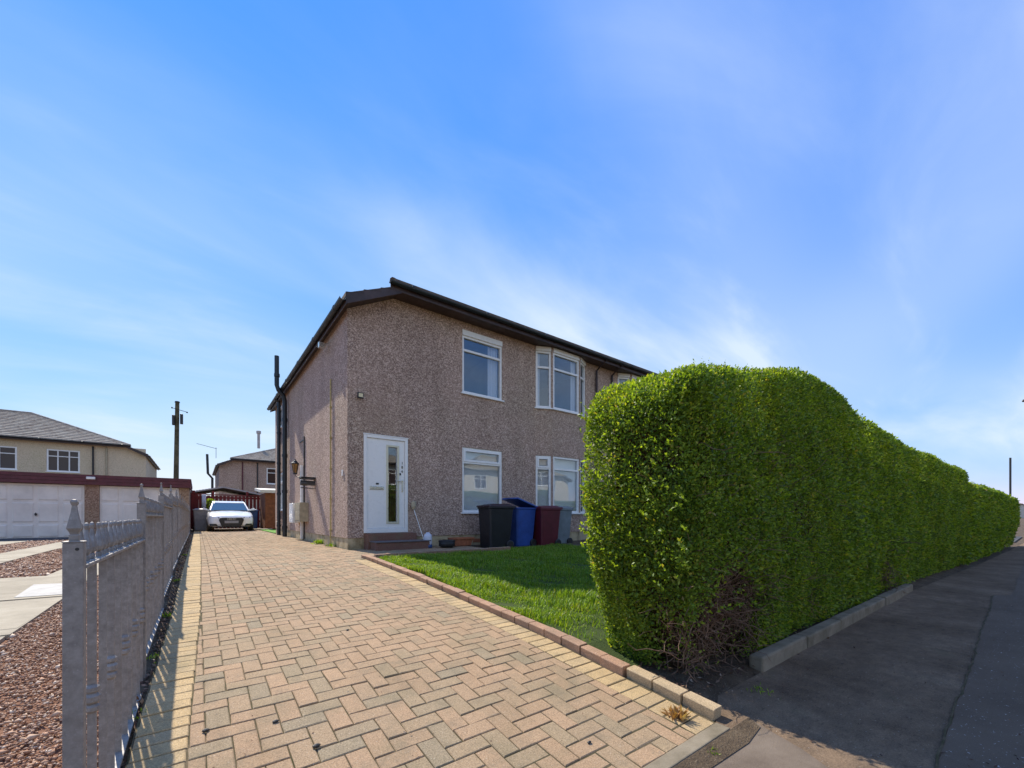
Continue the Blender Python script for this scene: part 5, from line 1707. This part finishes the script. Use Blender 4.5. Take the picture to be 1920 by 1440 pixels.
def hedge_points_range(n, xa, xb, X0_, X1_, th, zt, face, basein):
    u = rng.uniform(xa, xb, n)
    if face == 'front': w = np.zeros(n); h = rng.uniform(0, 1, n)
    elif face == 'back': w = np.full(n, th); h = rng.uniform(0, 1, n)
    else: w = rng.uniform(0, th, n); h = np.ones(n)
    rad = .2
    Z = zt(u) if callable(zt) else np.full(n, zt)
    z = .06 + h * (Z - .06)
    p = np.stack([u, w, z], 1)
    q = np.stack([np.clip(u, X0_ + rad, X1_ - rad), np.clip(w, rad, th - rad), np.minimum(z, Z - rad)], 1)
    d = unit(p - q + 1e-9)
    p = q + d * rad
    s = np.clip(p[:, 2] / .95, 0, 1); s = 1 - s * s * (3 - 2 * s)
    p[:, 0] += basein * s * np.exp(-(p[:, 0] - X0_) / .45)
    p[:, 1] += np.where(d[:, 1] < 0, .13, -.1) * s * np.abs(d[:, 1])
    p += d * (wob(p[:, 0], p[:, 1], p[:, 2]) * .03)[:, None]
    p[:, 1] += np.array([hy_front(x) for x in p[:, 0]])
    return p, d


addl('front', X0, 5.2, 18000, .0228)
addl('left', 0, 0, 19000, .0228)
addl('top', X0, 5.2, 15000, .0228)
addl('back', X0, 5.2, 2500, .036)
addl('front', 5.2, 13.3, 6200, .035)
addl('top', 5.2, 13.3, 4000, .035)
addl('back', 5.2, 13.3, 700, .06)
# upright shoots along the top and stray sprigs
def shoots(n, xa, xb, th, zt, size, hgt):
    for _ in range(n):
        x = rng.uniform(xa, xb); w = rng.uniform(.05, th - .05)
        e = min(1, (x - X0) / .2 + .2) if xa < 3 else 1
        Z = float(zt(x) if callable(zt) else zt) - (.2 * (1 - min(1, (w + .02) / .2)) ** 2) - .12 * max(0, 1 - (x - X0) / .3)
        h = hgt * rng.uniform(.3, 1.0)
        k = max(4, int(h / .011))
        ln = rng.normal(0, .22, 2)
        t = np.linspace(0, 1, k)
        p = np.stack([x + ln[0] * t * h, hy_front(x) + w + ln[1] * t * h, Z - .03 + t * h], 1)
        Ps.append(p); Ns.append(np.tile([[0, 0, .6]], (k, 1)) + rng.normal(0, .6, (k, 3))); Ls.append(size * rng.uniform(.7, 1.0, k) * (1 - .35 * t))


shoots(330, X0 + .1, 5.2, TH1, ztop, .026, .085)
shoots(160, 5.2, 13.2, TH1, ztop, .042, .1)
for _ in range(420):      # sprigs standing out of the lit end
    w = rng.uniform(.0, TH1); z = rng.uniform(.5, 1.9); k = 9; t = np.linspace(0, 1, k); h = rng.uniform(.03, .10) * (1 if rng.uniform() < .85 else 1.6)
    side = rng.uniform() < .8
    s_ = min(1, z / .95); s_ = 1 - s_ * s_ * (3 - 2 * s_)
    b0 = np.array([X0 + .03 + .22 * s_, hy_front(2.3) + w * .9 + .05, z]) if side else np.array([X0 + .1 + rng.uniform(0, 1.6), hy_front(2.5) + .0, z])
    dirv = np.array([-.8, -.1, .5]) if side else np.array([-.1, -.8, .5])
    p = b0 + t[:, None] * h * dirv
    Ps.append(p); Ns.append(np.tile([dirv], (k, 1)) + rng.normal(0, .5, (k, 3))); Ls.append(np.full(k, .03))
off(leaf_mesh('foliage', np.concatenate(Ps), np.concatenate(Ns), np.concatenate(Ls), M['leaf'], H1), H1)['kind'] = 'stuff'
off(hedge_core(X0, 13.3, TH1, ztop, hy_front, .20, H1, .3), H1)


def twigs(name, root, n, xa, xb, za, zb_, yo=(-.03, .22), rmax=.006):
    V, F = [], []
    mb = MB()
    for _ in range(n):
        x = rng.uniform(xa, xb); z = rng.uniform(za, zb_) ** 1.0
        y = hy_front(x) + .15 + rng.uniform(*yo)
        pts = [np.array([x, y, z])]
        d = unit(np.array([[rng.normal(0, .8), rng.normal(-.25, .45), rng.normal(.35, .7)]]))[0]
        st_ = rng.uniform(.035, .075)
        for k in range(int(rng.integers(3, 6))):
            d = unit((d + rng.normal(0, .38, 3))[None])[0]
            q = pts[-1] + d * st_
            q[2] = max(q[2], .05)
            pts.append(q)
        r = rng.uniform(.0022, rmax)
        mb.tube([tuple(p) for p in pts], [r * (1 - .5 * i / len(pts)) for i in range(len(pts))], 4, False)
    return off(mb.build(name, M['twig'], root, smooth=True), root)


tw = twigs('twigs', H1, 900, 2.5, 3.55, .06, .9, (-.03, .22), .0045); tw['kind'] = 'stuff'
tw = twigs('thin_twigs', H1, 900, 2.45, 5.0, .3, 1.75, (-.07, .08), .0028); tw['kind'] = 'stuff'
tw = twigs('far_twigs', H1, 120, 7.2, 8.0, .06, .7, (-.1, .1), .006); tw['kind'] = 'stuff'
for (x, y, lean) in ((2.92, 1.72, -.25), (3.05, 1.8, .1), (3.3, 1.75, .25), (3.62, 1.8, -.1), (2.85, 2.0, -.3), (3.9, 1.78, .1), (4.3, 1.8, .05)):
    mb = MB()
    p = [(x, y, .0), (x + lean * .15, y - .03, .15), (x + lean * .4, y - .08, .38), (x + lean * .5, y - .1, .7), (x + lean * .6, y, 1.2)]
    mb.tube(p, [.022, .018, .014, .011, .006], 7); mb.tube([p[1], (x - lean * .5 - .06, y - .2, .36), (x - lean - .1, y - .24, .62)], [.012, .009, .005], 6)
    mb.tube([p[2], (x + .2, y - .22, .5), (x + .3, y - .25, .7)], [.01, .008, .004], 6)
    off(mb.build('stem', M['twig'], H1, smooth=True), H1)
# second and third stretch
Ps, Ns, Ls = [], [], []
addl('front', 13.15, 20.75, 2300, .06, 13.15, 20.75, .95, 1.88, .12, False, .05); addl('top', 13.15, 20.75, 1600, .06, 13.15, 20.75, .95, 1.88, .12, False, .05); addl('right', 0, 0, 1600, .06, 13.15, 20.75, .95, 1.88, .12, False, .05)
addl('back', 13.15, 20.75, 400, .08, 13.15, 20.75, .95, 1.88, .12, False, .05)
shoots(70, 13.4, 20.5, .95, 1.88, .06, .13)
off(leaf_mesh('foliage', np.concatenate(Ps), np.concatenate(Ns), np.concatenate(Ls), M['leaf'], H2), H2)['kind'] = 'stuff'
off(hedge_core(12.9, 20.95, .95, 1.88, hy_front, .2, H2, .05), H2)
Ps, Ns, Ls = [], [], []
addl('front', 20.6, 24.4, 2000, .07, 20.6, 24.4, 1.1, 1.80, .12, False, .1); addl('top', 20.6, 24.4, 1500, .07, 20.6, 24.4, 1.1, 1.80, .12, False, .1); addl('right', 0, 0, 1400, .07, 20.6, 24.4, 1.1, 1.80, .12, False, .1)
shoots(40, 20.8, 24.3, 1.1, 1.80, .07, .15)
pp, nn_, ll = np.concatenate(Ps), np.concatenate(Ns), np.concatenate(Ls)
kp = rng.uniform(0, 1, len(pp)) > np.clip((.75 - pp[:, 2]) / .4, 0, .85) * (pp[:, 0] < 24.0)
off(leaf_mesh('foliage', pp[kp], nn_[kp], ll[kp], M['leaf'], H3), H3)['kind'] = 'stuff'
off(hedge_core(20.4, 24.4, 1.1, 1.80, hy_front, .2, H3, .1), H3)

# concrete kerb at the foot of the hedge
hkb = tag(empty('hedge_kerb', (3.2, 1.25, 0)), kind='structure')
x = 3.22
while x < 8.5:
    b = min(x + .905, 8.55)
    A = [(x - 3.2, 0.0, -.1), (b - 3.2 - .008, 0.0, -.1), (b - 3.2 - .008, .10, -.1), (x - 3.2, .10, -.1)]
    dz = random.uniform(-.008, .008)
    mb = MB(); mb.hexa(A, [(p[0], p[1], .105 + dz) for p in A]); o = mb.build('kerb_stone', M['conc_kerb'], hkb, bevel=.014)
    o.rotation_euler = (random.gauss(0, .02), 0, random.gauss(0, .004))
    x = b + .002

# ------------------------------------------------------------------ lawn
lawn = MB()
lx = [2.335, 2.6, 3.2, 4.2, 5.1, 6, 7.5, 9.2, 12]; ly = [1.75, 2.15, 2.6, 3.1, 3.6, 4.2, 5, 6, 6.6, 7.04]


def lz(y): return g(y) + (.035 if y > 1.9 else -.04) - max(0, (y - 6.0)) * .06


for yv in ly:
    for xv in lx: lawn.v.append((xv, yv, lz(yv)))
for j in range(len(ly) - 1):
    for i in range(len(lx) - 1):
        k = j * len(lx) + i; lawn.f.append((k, k + 1, k + 1 + len(lx), k + len(lx)))
lawn.poly([(5.1, 7.04, lz(7.04)), (12, 7.04, lz(7.04)), (12, 8.6, .34), (5.1, 8.6, .34)])
tag(lawn.build('lawn', M['lawn_soil']), kind='structure')
n = 120000
x = 2.34 + 5.0 * rng.uniform(0, 1, n) ** 1.35; y = rng.uniform(2.1, 7.6, n)
keep = (x < 7.3) & ((x > 5.1) | (y < 7.0))
patch = np.sin(x * 4.1 + y * 2.2) + np.sin(y * 5.3 - x * 2.7) * .8
bare = np.clip((2.75 - y) / .45, 0, 1) * np.clip((2.95 - x) / .3, 0, 1) + np.clip((2.44 - x) / .12, 0, 1) * np.clip(.6 + .5 * patch, 0, 1) * (y < 4.5)
keep &= rng.uniform(0, 1, n) > np.clip(bare, 0, .93)
keep &= ~((y < 2.55) & (x > 3.0))
x, y, patch = x[keep], y[keep], patch[keep]; n = len(x)
z = np.interp(y, [-9, 1.1, 1.8, 2.5, 3.9, 5.0, 7.0, 8.7], [0, 0, .075, .15, .245, .32, .41, .44]) + .032 - np.maximum(0, y - 6) * .06
h = rng.uniform(.02, .07, n) * (1 + .38 * patch + .25 * np.sin(x * 13 + y * 9)); az = rng.uniform(0, 6.283, n); wv = rng.uniform(.0022, .0042, n) * (1 + .12 * (y - 2.2))
ln = rng.uniform(.1, .9, n)
dx, dy = np.cos(az), np.sin(az)
px, py = -np.sin(az) * wv, np.cos(az) * wv
v = np.stack([np.stack([x - px, y - py, z], 1), np.stack([x + px, y + py, z], 1),
              np.stack([x + px * .8 + dx * h * ln * .35, y + py * .8 + dy * h * ln * .35, z + h * .6], 1), np.stack([x - px * .8 + dx * h * ln * .35, y - py * .8 + dy * h * ln * .35, z + h * .6], 1),
              np.stack([x + dx * h * ln, y + dy * h * ln, z + h * (1.05 - .35 * ln)], 1)], 1)
k = (np.arange(n) * 5)[:, None]
f = np.concatenate([k + np.array([[0, 1, 2]]), k + np.array([[0, 2, 3]]), k + np.array([[3, 2, 4]])], 1).reshape(-1)
tag(bigmesh('grass', v.reshape(-1, 3), f, 3, M['grass']), 'short green lawn grass between the driveway and the hedge', 'grass', kind='stuff')

# ------------------------------------------------------------------ litter, weeds, small debris
def scatter(name, label, cat, xy, size, mat, zf, upb=.0, flat=True):
    n = len(xy)
    P = np.stack([xy[:, 0], xy[:, 1], np.array([zf(x, y) for x, y in xy]) + rng.uniform(.002, .012, n)], 1)
    N = np.tile([[0, 0, 1.0]], (n, 1)) * .3
    a = unit(np.stack([rng.normal(0, 1, n), rng.normal(0, 1, n), rng.normal(.05, .22, n)], 1))
    b = unit(np.cross(a, np.stack([rng.normal(0, .3, n), rng.normal(0, .3, n), np.ones(n)], 1)))
    L = (size * rng.lognormal(0, .35, n))[:, None]
    v = np.stack([P, P + a * L * .5 + b * L * .25 + [0, 0, .002], P + a * L + [0, 0, .003], P + a * L * .5 - b * L * .25], 1)
    k = (np.arange(n) * 4)[:, None]
    f = np.concatenate([k + np.array([[0, 1, 2]]), k + np.array([[0, 2, 3]])], 1).reshape(-1)
    return tag(bigmesh(name, v.reshape(-1, 3), f, 3, mat), label, cat, kind='stuff')


def gz(x, y):
    if x > 2.4 and 1.3 < y < 2.6: return max(g(y) - .035, .03)
    return g(y) - .03


n = 3200
xy = np.stack([rng.uniform(2.36, 4.6, n), rng.uniform(1.15, 2.5, n)], 1)
scatter('leaf_litter', 'brown leaf litter and bark on the soil under the hedge', 'leaf litter', xy, .022, M['litter'], gz)
n = 2600
ysn = rng.uniform(1.7, 20, n)
xy = np.stack([np.array([rng.uniform(FX + .015, xl(q) - .002) for q in ysn]), ysn], 1)
scatter('dead_leaves', 'dark dead leaves along the soil strip under the metal fence', 'leaf litter', xy, .024, M['litter'], lambda x, y: g(y) - .035)
# crumbs on the paving and footway
n = 420
xy = np.stack([rng.uniform(-.1, 2.2, n), rng.uniform(1.2, 8, n)], 1)
scatter('drive_crumbs', 'small pale crumbs and bits scattered over the block paving', 'debris', xy, .008, M['litter'], lambda x, y: g(y))
n = 700
xy = np.stack([rng.uniform(2.4, 9, n), rng.uniform(-.6, 1.2, n)], 1)
scatter('pavement_crumbs', 'small leaf bits scattered over the shaded pavement', 'debris', xy, .012, M['litter'], lambda x, y: 0.002)


def tuft(name, label, loc, n, h, spread, mat, cat='weed'):
    t = tag(empty(name, loc), label, cat)
    P = np.stack([rng.normal(0, spread, n), rng.normal(0, spread, n), np.zeros(n)], 1)
    N = np.stack([rng.normal(0, .5, n), rng.normal(0, .5, n), np.full(n, .9)], 1)
    leaf_mesh('leaves', P, N, h * rng.uniform(.6, 1.1, n), mat, t, .5, .12)
    return t


tuft('dry_weed', 'dried orange brown weed tuft at the end of the brick kerb', (2.10, 1.24, .01), 70, .075, .02, M['dry_leaf'])
tuft('grass_tuft', 'small green grass tuft beside the concrete edging strip', (1.93, .96, .0), 24, .03, .015, M['grass'])
tuft('grass_tuft', 'small weed tuft on the shaded soil by the hedge kerb', (2.86, 1.12, .0), 30, .035, .04, M['grass'])
wsp = [((FX + .06, 2.72, g(2.72) - .03), 'lowest green weed clump under the metal fence near the first post'), ((FX + .06, 3.55, g(3.55) - .03), 'second green weed clump along the foot of the metal fence'), ((FX + .06, 4.6, g(4.6) - .03), 'third green weed clump along the foot of the metal fence'),
       ((FX + .08, 6.3, g(6.3) - .03), 'fourth green weed clump along the foot of the metal fence'), ((FX + .08, 9.5, g(9.5) - .03), 'bright weed clump at the far foot of the metal fence')]
for loc, lab in wsp: tuft('fence_weed', lab, loc, 45, .04, .03, M['grass'])
tuft('wall_weed', 'green weed at the base of the driveway side wall', (2.36, 10.9, .44), 60, .14, .06, M['grass'])
tuft('wall_weed', 'small weed by the pipe at the house corner', (2.38, 9.75, .44), 40, .1, .05, M['grass'])
# dark stones and seed pods on the drive
for k, (x, y, s) in enumerate(((.30, 2.27, .012), (.03, 2.35, .012), (.42, 1.98, .014), (1.5, 1.35, .01), (.95, 3.4, .01))):
    mb = MB(); mb.lathe([(s * .5, 0), (s, s * .4), (s * .9, s * .8), (s * .3, s * 1.1)], n=7)
    o = mb.build('dark_pebble', M['dark']); o.location = (x, y, g(y)); o.scale = (1.3, .8, 1)
    tag(o, ['dark pebble on the paving near the left border', 'dark pebble on the paving closest to the buff border', 'nearest dark pebble on the block paving', 'tiny dark pebble near the right kerb end', 'tiny dark pebble further up the drive'][k], 'pebble')

# far street furniture on the right
t = tag(empty('street_pole', (50, 1.9, 0)), 'thin dark pole rising above the far end of the hedge', 'pole')
mb = MB(); mb.tube([(0, 0, 0), (0, 0, 1.2)], .1, 10); mb.build('pole_base', M['dark'], t)
mb = MB(); mb.tube([(0, 0, 1.2), (0, 0, 5.65)], .06, 8); mb.build('pole_shaft', M['dark'], t)
t = tag(empty('street_lamp', (26, -2.6, 0)), 'street lamp head reaching in at the right edge above the hedge', 'lamp')
mb = MB(); mb.tube([(0, 0, -.1), (0, 0, 5.3), (0, .4, 5.5), (0, 2.6, 5.72)], [.09, .06, .05, .04], 10); mb.build('column', M['grey_sheet'], t)
mb = MB(); mb.hexa([(-.13, 2.5, 5.60), (.13, 2.5, 5.60), (.1, 3.3, 5.66), (-.1, 3.3, 5.66)], [(-.1, 2.5, 5.78), (.1, 2.5, 5.78), (.06, 3.28, 5.74), (-.06, 3.28, 5.74)]); mb.build('lamp_head', M['dark'], t, bevel=.02)
